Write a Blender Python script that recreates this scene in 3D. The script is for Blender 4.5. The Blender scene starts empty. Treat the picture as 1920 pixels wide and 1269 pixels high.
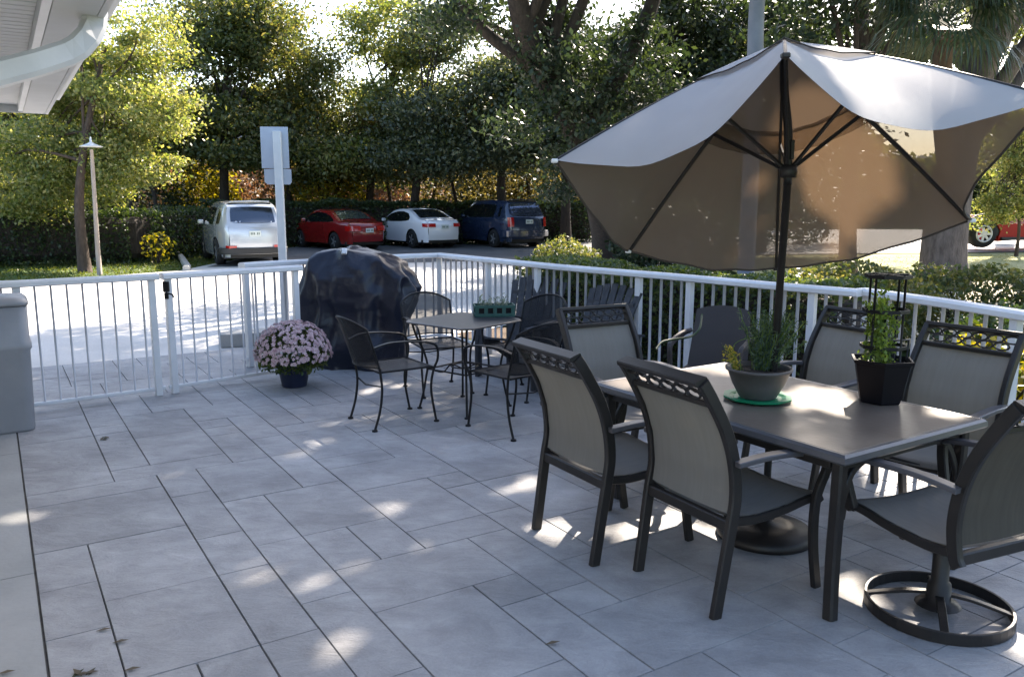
import bpy, math, random
import numpy as np
from mathutils import Vector, Matrix
R = math.radians
PI = math.pi
S = bpy.context.scene
# ------------------------------------------------------------------ camera
F_PX, PITCH, CAM_H = 1550.0, math.atan(262.5/1550.0), 1.70
cam_d = bpy.data.cameras.new('camera'); cam = bpy.data.objects.new('camera', cam_d)
S.collection.objects.link(cam); S.camera = cam
cam_d.sensor_width = 36; cam_d.lens = 36*F_PX/1920; cam_d.clip_end = 2000; cam_d.clip_start = 0.05
cam.location = (0, 0, CAM_H); cam.rotation_euler = (PI/2-PITCH, 0, 0)
# ------------------------------------------------------------------ sky and sun
SUN_AZ, SUN_EL = R(27), R(38)
w = bpy.data.worlds.new('World'); S.world = w; w.use_nodes = True
nt = w.node_tree; nt.nodes.clear()
sky = nt.nodes.new('ShaderNodeTexSky'); sky.sky_type = 'NISHITA'; sky.sun_disc = False
sky.sun_elevation = SUN_EL; sky.sun_rotation = SUN_AZ; sky.dust_density = 2.0; sky.air_density = 1.0
bg = nt.nodes.new('ShaderNodeBackground'); bg.inputs[1].default_value = 0.12
wo = nt.nodes.new('ShaderNodeOutputWorld')
nt.links.new(sky.outputs[0], bg.inputs[0]); nt.links.new(bg.outputs[0], wo.inputs[0])
sl = bpy.data.lights.new('sun', 'SUN'); sl.energy = 5.0; sl.angle = R(0.4); sl.color = (1, .88, .74)
so = bpy.data.objects.new('sun', sl); S.collection.objects.link(so)
sd = Vector((math.sin(SUN_AZ)*math.cos(SUN_EL), math.cos(SUN_AZ)*math.cos(SUN_EL), math.sin(SUN_EL)))
so.rotation_euler = sd.to_track_quat('Z', 'Y').to_euler(); so.location = sd*60
S.view_settings.view_transform = 'Standard'; S.view_settings.look = 'None'
S.view_settings.exposure = 2.0; S.view_settings.gamma = 1.0
S.cycles.transparent_max_bounces = 12
S.cycles.max_bounces = 7; S.cycles.diffuse_bounces = 3; S.cycles.transmission_bounces = 5

# ------------------------------------------------------------------ pixel helpers (photo pixels to world points)
_c, _s = math.cos(PITCH), math.sin(PITCH)
def ray(px, py):
    a, b = (px-960)/F_PX, -(py-634.5)/F_PX
    return Vector((a, _c+b*_s, -_s+b*_c))
def G(px, py, z=0.0):
    r = ray(px, py); return r*((z-CAM_H)/r.z)+Vector((0, 0, CAM_H))
def D(px, py, Y):
    r = ray(px, py); return r*(Y/r.y)+Vector((0, 0, CAM_H))
def terrain(x, y):
    t = min(1, max(0, (y-9.5)/12)); t = t*t*(3-2*t)
    return -0.03-0.12*t+(0.32*min(1, max(0, (x-4)/12)) if y > 14 else 0)*min(1, max(0, (y-14)/8))

# ------------------------------------------------------------------ objects, tags
def link(o): S.collection.objects.link(o); return o
def tag(o, label=None, cat=None, group=None, kind=None):
    if label: o['label'] = label
    if cat: o['category'] = cat
    if group: o['group'] = group
    if kind: o['kind'] = kind
    return o
def thing(name, label, cat, loc=(0, 0, 0), rz=0, group=None):
    o = link(bpy.data.objects.new(name, None)); o.location = loc; o.rotation_euler = (0, 0, rz)
    o.empty_display_size = .1
    return tag(o, label, cat, group)
def copy_tree(o, parent=None):
    c = link(o.copy()); c.parent = parent
    for ch in [x for x in S.collection.objects if x.parent == o]:
        copy_tree(ch, c)
    return c

# ------------------------------------------------------------------ mesh builder
class MB:
    def __init__(self): self.v = []; self.f = []; self.sm = []
    def add(self, vs, fs, smooth=False):
        n = len(self.v); self.v += [tuple(p) for p in vs]
        self.f += [tuple(i+n for i in f) for f in fs]; self.sm += [smooth]*len(fs); return self
    def box(self, c, s, rot=None, bev=0.0):
        hx, hy, hz = s[0]/2, s[1]/2, s[2]/2
        c = Vector(c)
        if bev <= 0:
            vs = [Vector((x*hx, y*hy, z*hz)) for x in (-1, 1) for y in (-1, 1) for z in (-1, 1)]
            fs = [(0, 1, 3, 2), (4, 6, 7, 5), (0, 4, 5, 1), (2, 3, 7, 6), (0, 2, 6, 4), (1, 5, 7, 3)]
        else:
            b = min(bev, hx*.9, hy*.9, hz*.9); vs = []; fs = []
            idx = {}
            for x in (-1, 1):
                for y in (-1, 1):
                    for z in (-1, 1):
                        for a in range(3):
                            p = [x*(hx-b), y*(hy-b), z*(hz-b)]
                            h = (hx, hy, hz); p[a] = (x, y, z)[a]*h[a]
                            idx[(x, y, z, a)] = len(vs); vs.append(Vector(p))
            q = [(-1, -1), (1, -1), (1, 1), (-1, 1)]
            for a in range(3):
                b1, c1 = [(1, 2), (2, 0), (0, 1)][a]
                for sgn in (-1, 1):
                    l = []
                    for u, vv in q:
                        t = [0, 0, 0]; t[a] = sgn; t[b1] = u; t[c1] = vv; l.append(idx[(*t, a)])
                    fs.append(tuple(l if sgn > 0 else l[::-1]))
                for s1 in (-1, 1):
                    for s2 in (-1, 1):
                        l = []
                        for (e, ax) in ((-1, b1), (1, b1), (1, c1), (-1, c1)):
                            t = [0, 0, 0]; t[a] = e; t[b1] = s1; t[c1] = s2; l.append(idx[(*t, ax)])
                        fs.append(tuple(l if s1*s2 > 0 else l[::-1]))
            for x in (-1, 1):
                for y in (-1, 1):
                    for z in (-1, 1):
                        l = [idx[(x, y, z, a)] for a in range(3)]
                        fs.append(tuple(l if x*y*z > 0 else l[::-1]))
        if rot is not None: vs = [rot @ p for p in vs]
        return self.add([p+c for p in vs], fs)
    def tube(self, pts, rad, n=8, cap=True, flat=None, up=None, smooth=True, closed=False):
        """round tube, or with flat=(w,h) a bar whose w lies along 'up' x direction"""
        pts = [Vector(p) for p in pts]; m = len(pts)
        if not hasattr(rad, '__len__'): rad = [rad]*m
        rings = []; prev = None
        for i, p in enumerate(pts):
            if closed: t = (pts[(i+1) % m]-pts[i-1])
            else: t = pts[min(i+1, m-1)]-pts[max(i-1, 0)]
            if t.length < 1e-9: t = Vector((0, 0, 1))
            t.normalize()
            if up is not None:
                a = Vector(up)-t*t.dot(Vector(up))
                if a.length < 1e-4: a = t.orthogonal()
            elif prev is None: a = t.orthogonal()
            else: a = prev-t*prev.dot(t)
            a.normalize(); prev = a; b = t.cross(a)
            ring = []
            if flat:
                hw, hh = flat[0]/2*rad[i], flat[1]/2*rad[i]; k = min(hw, hh)*.35
                sec = [(hw-k, hh), (-hw+k, hh), (-hw, hh-k), (-hw, -hh+k), (-hw+k, -hh), (hw-k, -hh), (hw, -hh+k), (hw, hh-k)]
                # a = 'up' axis takes h, b takes w
                for x, y in sec: ring.append(p+b*x+a*y)
            else:
                for j in range(n):
                    q = 2*PI*j/n; ring.append(p+(a*math.cos(q)+b*math.sin(q))*rad[i])
            rings.append(ring)
        k = len(rings[0]); vs = [p for r in rings for p in r]; fs = []
        mm = m if closed else m-1
        for i in range(mm):
            for j in range(k):
                i2 = (i+1) % m
                fs.append((i*k+j, i2*k+j, i2*k+(j+1) % k, i*k+(j+1) % k) if flat else (i*k+j, i*k+(j+1) % k, i2*k+(j+1) % k, i2*k+j))
        self.add(vs, fs, smooth and not flat)
        if cap and not closed:
            n0 = len(self.v)-len(vs)
            self.f.append(tuple(n0+j for j in range(k))); self.sm.append(False)
            self.f.append(tuple(n0+(m-1)*k+j for j in range(k))[::-1]); self.sm.append(False)
        return self
    def lathe(self, prof, c=(0, 0, 0), n=24, smooth=True, sx=1, sy=1, rot=0):
        vs = []; fs = []
        for r, z in prof:
            for j in range(n):
                q = 2*PI*j/n+rot; vs.append((c[0]+r*math.cos(q)*sx, c[1]+r*math.sin(q)*sy, c[2]+z))
        for i in range(len(prof)-1):
            for j in range(n):
                fs.append((i*n+j, i*n+(j+1) % n, (i+1)*n+(j+1) % n, (i+1)*n+j))
        self.add(vs, fs, smooth)
        return self
    def grid(self, fn, nu, nv, smooth=True, flip=False):
        vs = [fn(i/nu, j/nv) for i in range(nu+1) for j in range(nv+1)]; fs = []
        for i in range(nu):
            for j in range(nv):
                a = i*(nv+1)+j; q = (a, a+nv+1, a+nv+2, a+1)
                fs.append(q[::-1] if flip else q)
        return self.add(vs, fs, smooth)
    def prism(self, poly, z0, z1):
        n = len(poly); vs = [(x, y, z0) for x, y in poly]+[(x, y, z1) for x, y in poly]
        fs = [tuple(range(n))[::-1], tuple(range(n, 2*n))]
        fs += [(i, (i+1) % n, n+(i+1) % n, n+i) for i in range(n)]
        return self.add(vs, fs)
    def build(self, name, m, parent=None):
        me = bpy.data.meshes.new(name); me.from_pydata([tuple(p) for p in self.v], [], self.f)
        me.polygons.foreach_set('use_smooth', self.sm)
        if m: me.materials.append(m)
        me.update()
        o = link(bpy.data.objects.new(name, me)); o.parent = parent; return o
def quads_np(name, V, m, parent=None, smooth=False, k=4):
    """V: (n, k, 3) separate faces"""
    n = len(V); me = bpy.data.meshes.new(name)
    me.vertices.add(n*k); me.vertices.foreach_set('co', V.astype(np.float32).ravel())
    me.loops.add(n*k); me.loops.foreach_set('vertex_index', np.arange(n*k, dtype=np.int32))
    me.polygons.add(n); me.polygons.foreach_set('loop_start', np.arange(0, n*k, k, dtype=np.int32))
    me.polygons.foreach_set('loop_total', np.full(n, k, dtype=np.int32))
    me.materials.append(m); me.update(calc_edges=True); me.validate()
    o = link(bpy.data.objects.new(name, me)); o.parent = parent; return o
def leaf_quads(C, size, rng, ratio=.5, droop=0.0, up=0.35):
    n = len(C); d = rng.normal(size=(n, 3)); d[:, 2] -= droop; d /= np.linalg.norm(d, axis=1)[:, None]
    nn = rng.normal(size=(n, 3)); nn[:, 2] += up*3; s = np.cross(d, nn); s /= np.linalg.norm(s, axis=1)[:, None]+1e-9
    L = (size*rng.uniform(.6, 1.3, n))[:, None]
    V = np.stack([C-d*L/2, C+s*L*ratio/2, C+d*L/2, C-s*L*ratio/2], 1)
    return V

# ------------------------------------------------------------------ materials
def mat(name, col, col2=None, scale=6., rough=.6, metal=0., bump=0., bscale=60., island=0., spec=.5, coat=0., stretch=None, detail=5):
    m = bpy.data.materials.new(name); m.use_nodes = True; t = m.node_tree; N = t.nodes
    b = N['Principled BSDF']; b.inputs['Roughness'].default_value = rough; b.inputs['Metallic'].default_value = metal
    b.inputs['Specular IOR Level'].default_value = spec; b.inputs['Coat Weight'].default_value = coat
    b.inputs['Coat Roughness'].default_value = .05
    tc = N.new('ShaderNodeTexCoord'); vec = tc.outputs['Object']
    if stretch:
        mp = N.new('ShaderNodeMapping'); mp.inputs['Scale'].default_value = stretch
        t.links.new(vec, mp.inputs[0]); vec = mp.outputs[0]
    b.inputs['Base Color'].default_value = (*col, 1)
    last = None
    if col2:
        no = N.new('ShaderNodeTexNoise'); no.inputs['Scale'].default_value = scale; no.inputs['Detail'].default_value = detail
        no.inputs['Roughness'].default_value = .65
        t.links.new(vec, no.inputs['Vector'])
        rp = N.new('ShaderNodeValToRGB'); rp.color_ramp.elements[0].position = .33; rp.color_ramp.elements[1].position = .68
        rp.color_ramp.elements[0].color = (*col, 1); rp.color_ramp.elements[1].color = (*col2, 1)
        t.links.new(no.outputs['Fac'], rp.inputs[0]); last = rp.outputs[0]
    if island:
        g = N.new('ShaderNodeNewGeometry'); h = N.new('ShaderNodeHueSaturation')
        mr = N.new('ShaderNodeMapRange'); mr.inputs[3].default_value = 1-island; mr.inputs[4].default_value = 1+island
        t.links.new(g.outputs['Random Per Island'], mr.inputs[0]); t.links.new(mr.outputs[0], h.inputs['Value'])
        if last: t.links.new(last, h.inputs['Color'])
        else: h.inputs['Color'].default_value = (*col, 1)
        last = h.outputs[0]
    if last: t.links.new(last, b.inputs['Base Color'])
    if bump:
        n2 = N.new('ShaderNodeTexNoise'); n2.inputs['Scale'].default_value = bscale; n2.inputs['Detail'].default_value = 6
        t.links.new(vec, n2.inputs['Vector'])
        bp = N.new('ShaderNodeBump'); bp.inputs['Strength'].default_value = bump; bp.inputs['Distance'].default_value = .02
        t.links.new(n2.outputs['Fac'], bp.inputs['Height']); t.links.new(bp.outputs[0], b.inputs['Normal'])
    return m
def leafmat(name, cols, trans=.5, tcol=None, gloss=.35, transp=0.0):
    m = bpy.data.materials.new(name); m.use_nodes = True; t = m.node_tree; N = t.nodes
    b = N['Principled BSDF']; b.inputs['Roughness'].default_value = .5; b.inputs['Specular IOR Level'].default_value = gloss
    g = N.new('ShaderNodeNewGeometry'); rp = N.new('ShaderNodeValToRGB'); rp.color_ramp.interpolation = 'LINEAR'
    e = rp.color_ramp.elements
    for i, c in enumerate(cols):
        p = i/(len(cols)-1)
        if i < 2: e[i].position = p if len(cols) > 1 else 0; el = e[i]
        else: el = e.new(p)
        el.color = (*c, 1)
    e[0].position = 0
    if len(cols) > 2:
        for i, c in enumerate(cols): pass
    t.links.new(g.outputs['Random Per Island'], rp.inputs[0]); t.links.new(rp.outputs[0], b.inputs['Base Color'])
    tr = N.new('ShaderNodeBsdfTranslucent')
    mx = N.new('ShaderNodeMixRGB'); mx.blend_type = 'MULTIPLY'; mx.inputs[0].default_value = 1
    mx.inputs[2].default_value = (*(tcol or (2.6, 2.4, .8)), 1)
    t.links.new(rp.outputs[0], mx.inputs[1]); t.links.new(mx.outputs[0], tr.inputs[0])
    ms = N.new('ShaderNodeMixShader'); ms.inputs[0].default_value = trans
    t.links.new(b.outputs[0], ms.inputs[1]); t.links.new(tr.outputs[0], ms.inputs[2])
    out = ms.outputs[0]
    t.links.new(out, N['Material Output'].inputs[0])
    return m
def cloth(name, col, tcol, trans=.4, hole=.1, col2=None, rough=.8, streak=None):
    """woven cloth: lets some light through (translucent) and has small open gaps (transparent)"""
    m = bpy.data.materials.new(name); m.use_nodes = True; t = m.node_tree; N = t.nodes
    b = N['Principled BSDF']; b.inputs['Roughness'].default_value = rough; b.inputs['Specular IOR Level'].default_value = .25
    b.inputs['Base Color'].default_value = (*col, 1)
    tc = N.new('ShaderNodeTexCoord')
    mp = N.new('ShaderNodeMapping'); mp.inputs['Scale'].default_value = streak or (1, 1, 1); t.links.new(tc.outputs['Object'], mp.inputs[0])
    no = N.new('ShaderNodeTexNoise'); no.inputs['Scale'].default_value = 4; no.inputs['Detail'].default_value = 6
    t.links.new(mp.outputs[0], no.inputs['Vector'])
    wv = N.new('ShaderNodeTexNoise'); wv.inputs['Scale'].default_value = 260; t.links.new(tc.outputs['Object'], wv.inputs['Vector'])
    bp = N.new('ShaderNodeBump'); bp.inputs['Strength'].default_value = .35; bp.inputs['Distance'].default_value = .002; t.links.new(wv.outputs['Fac'], bp.inputs['Height']); t.links.new(bp.outputs[0], b.inputs['Normal'])
    rp = N.new('ShaderNodeValToRGB'); rp.color_ramp.elements[0].position = .3; rp.color_ramp.elements[1].position = .7
    rp.color_ramp.elements[0].color = (*col, 1); rp.color_ramp.elements[1].color = (*(col2 or [c*.86 for c in col]), 1)
    t.links.new(no.outputs['Fac'], rp.inputs[0]); t.links.new(rp.outputs[0], b.inputs['Base Color'])
    tr = N.new('ShaderNodeBsdfTranslucent'); tr.inputs[0].default_value = (*tcol, 1)
    ms = N.new('ShaderNodeMixShader'); ms.inputs[0].default_value = trans
    t.links.new(b.outputs[0], ms.inputs[1]); t.links.new(tr.outputs[0], ms.inputs[2])
    tp = N.new('ShaderNodeBsdfTransparent'); m2 = N.new('ShaderNodeMixShader'); m2.inputs[0].default_value = hole
    t.links.new(ms.outputs[0], m2.inputs[1]); t.links.new(tp.outputs[0], m2.inputs[2])
    t.links.new(m2.outputs[0], N['Material Output'].inputs[0])
    return m

M = {}
M['slab'] = mat('stamped_concrete', (.245, .25, .262), (.345, .35, .365), scale=2.6, rough=.60, bump=.35, bscale=14, island=.06, detail=9)
def slab_material():
    m = mat('stamped_concrete', (.245, .243, .25), (.385, .382, .388), scale=1.7, rough=.6, island=.09, detail=10)
    t = m.node_tree; N = t.nodes; b = N['Principled BSDF']; src = b.inputs['Base Color'].links[0].from_socket
    tc = N.new('ShaderNodeTexCoord'); mp = N.new('ShaderNodeMapping'); mp.inputs['Rotation'].default_value = (0, 0, R(58)); mp.inputs['Scale'].default_value = (1.8, 3.2, 1)
    t.links.new(tc.outputs['Object'], mp.inputs[0])
    n1 = N.new('ShaderNodeTexNoise'); n1.inputs['Scale'].default_value = 2.2; n1.inputs['Detail'].default_value = 9; n1.inputs['Roughness'].default_value = .7; n1.inputs['Distortion'].default_value = .6
    t.links.new(mp.outputs[0], n1.inputs['Vector'])
    r1 = N.new('ShaderNodeMapRange'); r1.inputs[1].default_value = .35; r1.inputs[2].default_value = .7; r1.inputs[3].default_value = .80; r1.inputs[4].default_value = 1.14; t.links.new(n1.outputs['Fac'], r1.inputs[0])
    n2 = N.new('ShaderNodeTexNoise'); n2.inputs['Scale'].default_value = 90; n2.inputs['Detail'].default_value = 4; t.links.new(tc.outputs['Object'], n2.inputs['Vector'])
    r2 = N.new('ShaderNodeMapRange'); r2.inputs[3].default_value = .85; r2.inputs[4].default_value = 1.15; t.links.new(n2.outputs['Fac'], r2.inputs[0])
    mm = N.new('ShaderNodeMath'); mm.operation = 'MULTIPLY'; t.links.new(r1.outputs[0], mm.inputs[0]); t.links.new(r2.outputs[0], mm.inputs[1])
    h = N.new('ShaderNodeHueSaturation'); t.links.new(mm.outputs[0], h.inputs['Value']); t.links.new(src, h.inputs['Color']); t.links.new(h.outputs[0], b.inputs['Base Color'])
    bp = N.new('ShaderNodeBump'); bp.inputs['Strength'].default_value = .55; bp.inputs['Distance'].default_value = .03; t.links.new(n1.outputs['Fac'], bp.inputs['Height'])
    b2 = N.new('ShaderNodeBump'); b2.inputs['Strength'].default_value = .2; b2.inputs['Distance'].default_value = .004; t.links.new(n2.outputs['Fac'], b2.inputs['Height']); t.links.new(bp.outputs[0], b2.inputs['Normal'])
    t.links.new(b2.outputs[0], b.inputs['Normal']); return m
M['slab'] = slab_material()
M['joint'] = mat('joint_sand', (.06, .052, .045), (.13, .12, .105), scale=9, rough=.95)
M['smooth_conc'] = mat('smooth_concrete', (.28, .285, .28), (.35, .35, .345), scale=1.6, rough=.7, bump=.15, bscale=40)
M['drive'] = mat('driveway_concrete', (.50, .48, .45), (.62, .60, .57), scale=.7, rough=.85, bump=.2, bscale=30)
M['asphalt'] = mat('asphalt', (.075, .075, .078), (.13, .13, .13), scale=1.1, rough=.9, bump=.3, bscale=60)
M['grass_soil'] = mat('lawn_soil', (.05, .085, .018), (.10, .15, .03), scale=1.5, rough=.95, bump=.6, bscale=30)
M['mulch'] = mat('mulch', (.06, .04, .025), (.16, .11, .07), scale=14, rough=1, bump=.8, bscale=60)
M['sand'] = mat('pale_leaf_litter', (.42, .36, .25), (.6, .55, .43), scale=3, rough=1, bump=.5, bscale=25)
M['white'] = mat('white_paint', (.60, .60, .61), (.72, .72, .73), scale=2.5, rough=.38, bump=.04, bscale=30)
M['white_shaded'] = mat('shaded_white_paint', (.50, .50, .52), (.60, .60, .62), scale=2.5, rough=.45)  # the rails' white, greyed to put the pickets' shade into the colour
M['white_dirty'] = mat('white_siding', (.62, .60, .56), (.74, .72, .69), scale=1.2, rough=.6)
M['siding_gap'] = mat('siding_gap', (.18, .16, .15), rough=.8)
M['bronze'] = mat('bronze_metal', (.013, .011, .010), (.022, .0185, .017), scale=6, rough=.45, bump=.03, bscale=60, spec=.38)
M['bronze_light'] = mat('table_rim_metal', (.065, .063, .070), (.09, .088, .095), scale=6, rough=.33)
M['black'] = mat('black_iron', (.005, .005, .006), (.009, .008, .009), scale=9, rough=.5, spec=.3, bump=.05, bscale=80)
M['tabletop'] = mat('stone_tabletop', (.125, .100, .082), (.19, .155, .128), scale=3, rough=.30, bump=.05, bscale=40, detail=9)
M['sling'] = cloth('sling_fabric', (.285, .275, .26), (.42, .38, .29), trans=.38, hole=.06, streak=(14, 3, 1), col2=(.245, .237, .225))
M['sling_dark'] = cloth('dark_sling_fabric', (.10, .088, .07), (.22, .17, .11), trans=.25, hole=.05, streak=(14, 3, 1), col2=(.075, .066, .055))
M['meshmetal'] = cloth('perforated_black_metal', (.014, .014, .016), (.03, .03, .03), trans=.0, hole=.2, rough=.55)
M['umbrella'] = cloth('umbrella_canvas', (.56, .55, .55), (.50, .34, .20), trans=.20, hole=.27, col2=(.52, .505, .50))
M['underside_shade'] = cloth('umbrella_underside_shade', (.032, .028, .026), (.23, .12, .052), trans=.23, hole=.39, col2=(.042, .037, .034))  # shade of the canopy underside, painted as a dark second cloth
M['umbrella_vent'] = cloth('umbrella_vent_band', (.03, .026, .024), (.2, .1, .05), trans=.2, hole=.45)
M['piping'] = mat('dark_piping', (.05, .04, .035), rough=.8)
M['cover'] = mat('vinyl_cover', (.006, .008, .018), (.012, .015, .030), scale=3, rough=.36, bump=.6, bscale=9, spec=.45)
M['navy_pot'] = mat('navy_plastic', (.012, .018, .045), (.018, .025, .06), scale=5, rough=.42)
M['grey_pot'] = mat('taupe_pot', (.085, .074, .07), (.11, .098, .094), scale=5, rough=.55)
M['green_plastic'] = mat('green_plastic', (.005, .20, .085), (.008, .25, .11), scale=5, rough=.35)
M['black_pot'] = mat('black_plastic', (.003, .003, .005), (.006, .005, .008), scale=8, rough=.55, spec=.2)
M['green_wood'] = mat('green_painted_wood', (.012, .06, .05), (.025, .09, .075), scale=8, rough=.6)
M['soil'] = mat('potting_soil', (.02, .014, .01), (.05, .035, .025), scale=30, rough=1, bump=.8, bscale=60)
M['bin'] = mat('grey_bin_plastic', (.24, .245, .26), (.29, .295, .31), scale=2, rough=.5)
M['old_wood'] = mat('weathered_wood', (.035, .036, .042), (.08, .082, .09), scale=3, rough=.85, bump=.4, bscale=20, stretch=(14, 14, 1))
M['post_wood'] = mat('grey_post_wood', (.24, .20, .17), (.38, .33, .29), scale=5, rough=.9, bump=.5, bscale=20, stretch=(6, 6, .6))
M['brown_plastic'] = mat('brown_resin', (.025, .019, .019), (.032, .025, .024), scale=3, rough=.55)
M['pole_grey'] = mat('grey_pole', (.12, .125, .15), (.17, .175, .20), scale=3, rough=.5)
M['alu'] = mat('aluminium_sign', (.38, .42, .50), (.44, .48, .56), scale=3, rough=.4, metal=.3)
M['rust'] = mat('rust', (.12, .04, .015), rough=.9)
M['bark'] = mat('grey_bark', (.045, .04, .042), (.10, .092, .092), scale=5, rough=.95, bump=1.0, bscale=16, stretch=(3, 3, .8))
M['bark_dark'] = mat('dark_bark', (.022, .016, .013), (.05, .038, .03), scale=5, rough=.95, bump=1.0, bscale=16, stretch=(3, 3, .8))
M['bark_brown'] = mat('brown_bark', (.05, .034, .026), (.10, .07, .053), scale=5, rough=.95, bump=1.0, bscale=16, stretch=(3, 3, .8))
M['brick'] = mat('orange_brick', (.22, .10, .055), (.30, .16, .09), scale=7, rough=.9, bump=.3)
M['glass'] = mat('dark_car_glass', (.006, .008, .009), rough=.04, spec=.8, coat=.6)
M['tyre'] = mat('tyre_rubber', (.012, .012, .012), rough=.85)
M['rim'] = mat('alloy_rim', (.45, .46, .48), (.55, .56, .58), scale=8, rough=.3, metal=.7)
M['silver'] = mat('silver_paint', (.47, .50, .54), (.51, .54, .58), scale=1, rough=.22, metal=.35, coat=1)
M['redp'] = mat('red_paint', (.20, .007, .008), (.23, .009, .010), scale=1, rough=.25, coat=1)
M['whitep'] = mat('white_car_paint', (.74, .74, .76), (.78, .78, .80), scale=1, rough=.25, coat=1)
M['navy'] = mat('navy_car_paint', (.018, .030, .065), (.022, .035, .075), scale=1, rough=.2, metal=.2, coat=1)
M['orangered'] = mat('orange_red_paint', (.30, .007, .002), (.34, .009, .003), scale=1, rough=.45, spec=.3)
M['trim'] = mat('black_trim', (.012, .013, .015), rough=.5)
M['taillight'] = mat('red_lens', (.42, .006, .006), rough=.15, coat=1)
M['clearlens'] = mat('clear_lens', (.62, .62, .62), rough=.15, coat=1)
M['plate'] = mat('licence_plate', (.55, .60, .58), rough=.4)
M['plateink'] = mat('plate_ink', (.03, .07, .05), rough=.5)
M['petal'] = leafmat('mum_petals', [(.60, .40, .44), (.70, .54, .57), (.78, .66, .67), (.52, .33, .38)], trans=.25, tcol=(1.1, 1, 1))
M['mumleaf'] = leafmat('mum_leaves', [(.02, .04, .015), (.05, .085, .02), (.09, .10, .03)], trans=.3)
M['herb'] = leafmat('herb_leaves', [(.04, .07, .045), (.075, .12, .075), (.13, .18, .11)], trans=.3, tcol=(1.5, 1.6, .9))
M['yellowherb'] = leafmat('yellow_succulent', [(.35, .28, .03), (.50, .40, .05), (.42, .33, .10)], trans=.3, tcol=(1.3, 1.2, .5))
M['vine'] = leafmat('vine_leaves', [(.06, .10, .02), (.12, .19, .04), (.20, .26, .07)], trans=.4)
# tree leaves
M['lf_bright'] = leafmat('leaf_bright', [(.07, .11, .028), (.13, .17, .045), (.22, .24, .08), (.34, .32, .16)], trans=.48, tcol=(1.9, 1.75, .75), gloss=.9)
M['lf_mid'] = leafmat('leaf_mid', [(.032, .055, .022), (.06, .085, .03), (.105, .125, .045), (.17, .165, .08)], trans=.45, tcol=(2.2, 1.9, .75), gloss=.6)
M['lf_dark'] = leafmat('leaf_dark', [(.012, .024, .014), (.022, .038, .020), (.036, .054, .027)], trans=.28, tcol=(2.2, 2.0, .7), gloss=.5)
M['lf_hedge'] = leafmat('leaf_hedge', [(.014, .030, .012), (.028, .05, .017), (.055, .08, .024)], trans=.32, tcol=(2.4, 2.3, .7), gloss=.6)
M['lf_box'] = leafmat('leaf_box_hedge', [(.03, .055, .018), (.06, .09, .026), (.12, .15, .04)], trans=.42, tcol=(2.3, 2.1, .7), gloss=.8)
M['lit_tone_grass'] = leafmat('lit_tone_blade', [(.16, .19, .06), (.30, .30, .12), (.40, .37, .20)], trans=.4, tcol=(1.6, 1.5, .8))  # grass lightened to carry sunlight in its colour
M['lf_gold'] = leafmat('leaf_gold_brown', [(.05, .05, .028), (.09, .085, .04), (.16, .14, .05), (.04, .055, .025)], trans=.42, tcol=(1.9, 1.6, .8))
M['lf_mid2'] = leafmat('leaf_mid_grey', [(.022, .042, .022), (.045, .066, .032), (.08, .10, .05), (.15, .16, .09)], trans=.4, tcol=(2.1, 1.9, .8), gloss=1.0)
M['lf_yellow'] = leafmat('leaf_yellow', [(.03, .05, .012), (.10, .11, .02), (.34, .29, .03), (.24, .22, .03)], trans=.5, tcol=(2, 1.8, .4))
M['lf_rust'] = leafmat('leaf_rust', [(.16, .075, .045), (.22, .12, .07), (.20, .15, .08), (.09, .07, .04)], trans=.35, tcol=(1.5, 1.2, .8))
M['palm'] = leafmat('palm_leaf', [(.016, .030, .018), (.03, .05, .027), (.05, .07, .038)], trans=.25, tcol=(1.8, 1.8, .8), gloss=.7)
M['grassblade'] = leafmat('grass_blade', [(.04, .07, .014), (.08, .11, .026), (.14, .14, .05)], trans=.4, tcol=(2, 1.9, .6))
M['deadleaf'] = leafmat('dead_leaf', [(.05, .04, .025), (.10, .07, .04), (.03, .04, .02)], trans=.1)

# ------------------------------------------------------------------ ground, patio, lot
UA = Vector((.531, -.847, 0)); VA = Vector((.847, .531, 0))        # directions of the paving joints
def struct(o): o['kind'] = 'structure'; return o
def sheet(name, poly, m, dz, res=1.2, zf=terrain):
    """a sheet filling a convex polygon (x,y), following the terrain"""
    xs = [p[0] for p in poly]; ys = [p[1] for p in poly]
    import bmesh
    bm = bmesh.new(); vs = [bm.verts.new((x, y, 0)) for x, y in poly]; bm.faces.new(vs)
    for ax in (0, 1):
        lo, hi = (min(xs), max(xs)) if ax == 0 else (min(ys), max(ys)); t = lo+res
        while t < hi:
            co = Vector((t, 0, 0)) if ax == 0 else Vector((0, t, 0)); no = Vector((1, 0, 0)) if ax == 0 else Vector((0, 1, 0))
            bmesh.ops.bisect_plane(bm, geom=bm.verts[:]+bm.edges[:]+bm.faces[:], plane_co=co, plane_no=no); t += res
    for v in bm.verts: v.co.z = zf(v.co.x, v.co.y)+dz
    bmesh.ops.recalc_face_normals(bm, faces=bm.faces)
    me = bpy.data.meshes.new(name); bm.to_mesh(me); bm.free(); me.materials.append(m)
    for p in me.polygons: p.use_smooth = True
    return link(bpy.data.objects.new(name, me))
def ground_z(x, y):
    r = math.hypot(x, y)
    return (terrain(x, y) if r < 60 else -.15)
mb = MB()
gs = sorted(set([-900, -400, -200, -120]+list(range(-80, 81, 2))+[120, 200, 400, 900]))
vs = [(x, y, ground_z(x, y)-.06) for x in gs for y in gs]; n = len(gs)
mb.add(vs, [(i*n+j, (i+1)*n+j, (i+1)*n+j+1, i*n+j+1) for i in range(n-1) for j in range(n-1)], True)
struct(mb.build('ground', M['grass_soil']))
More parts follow.
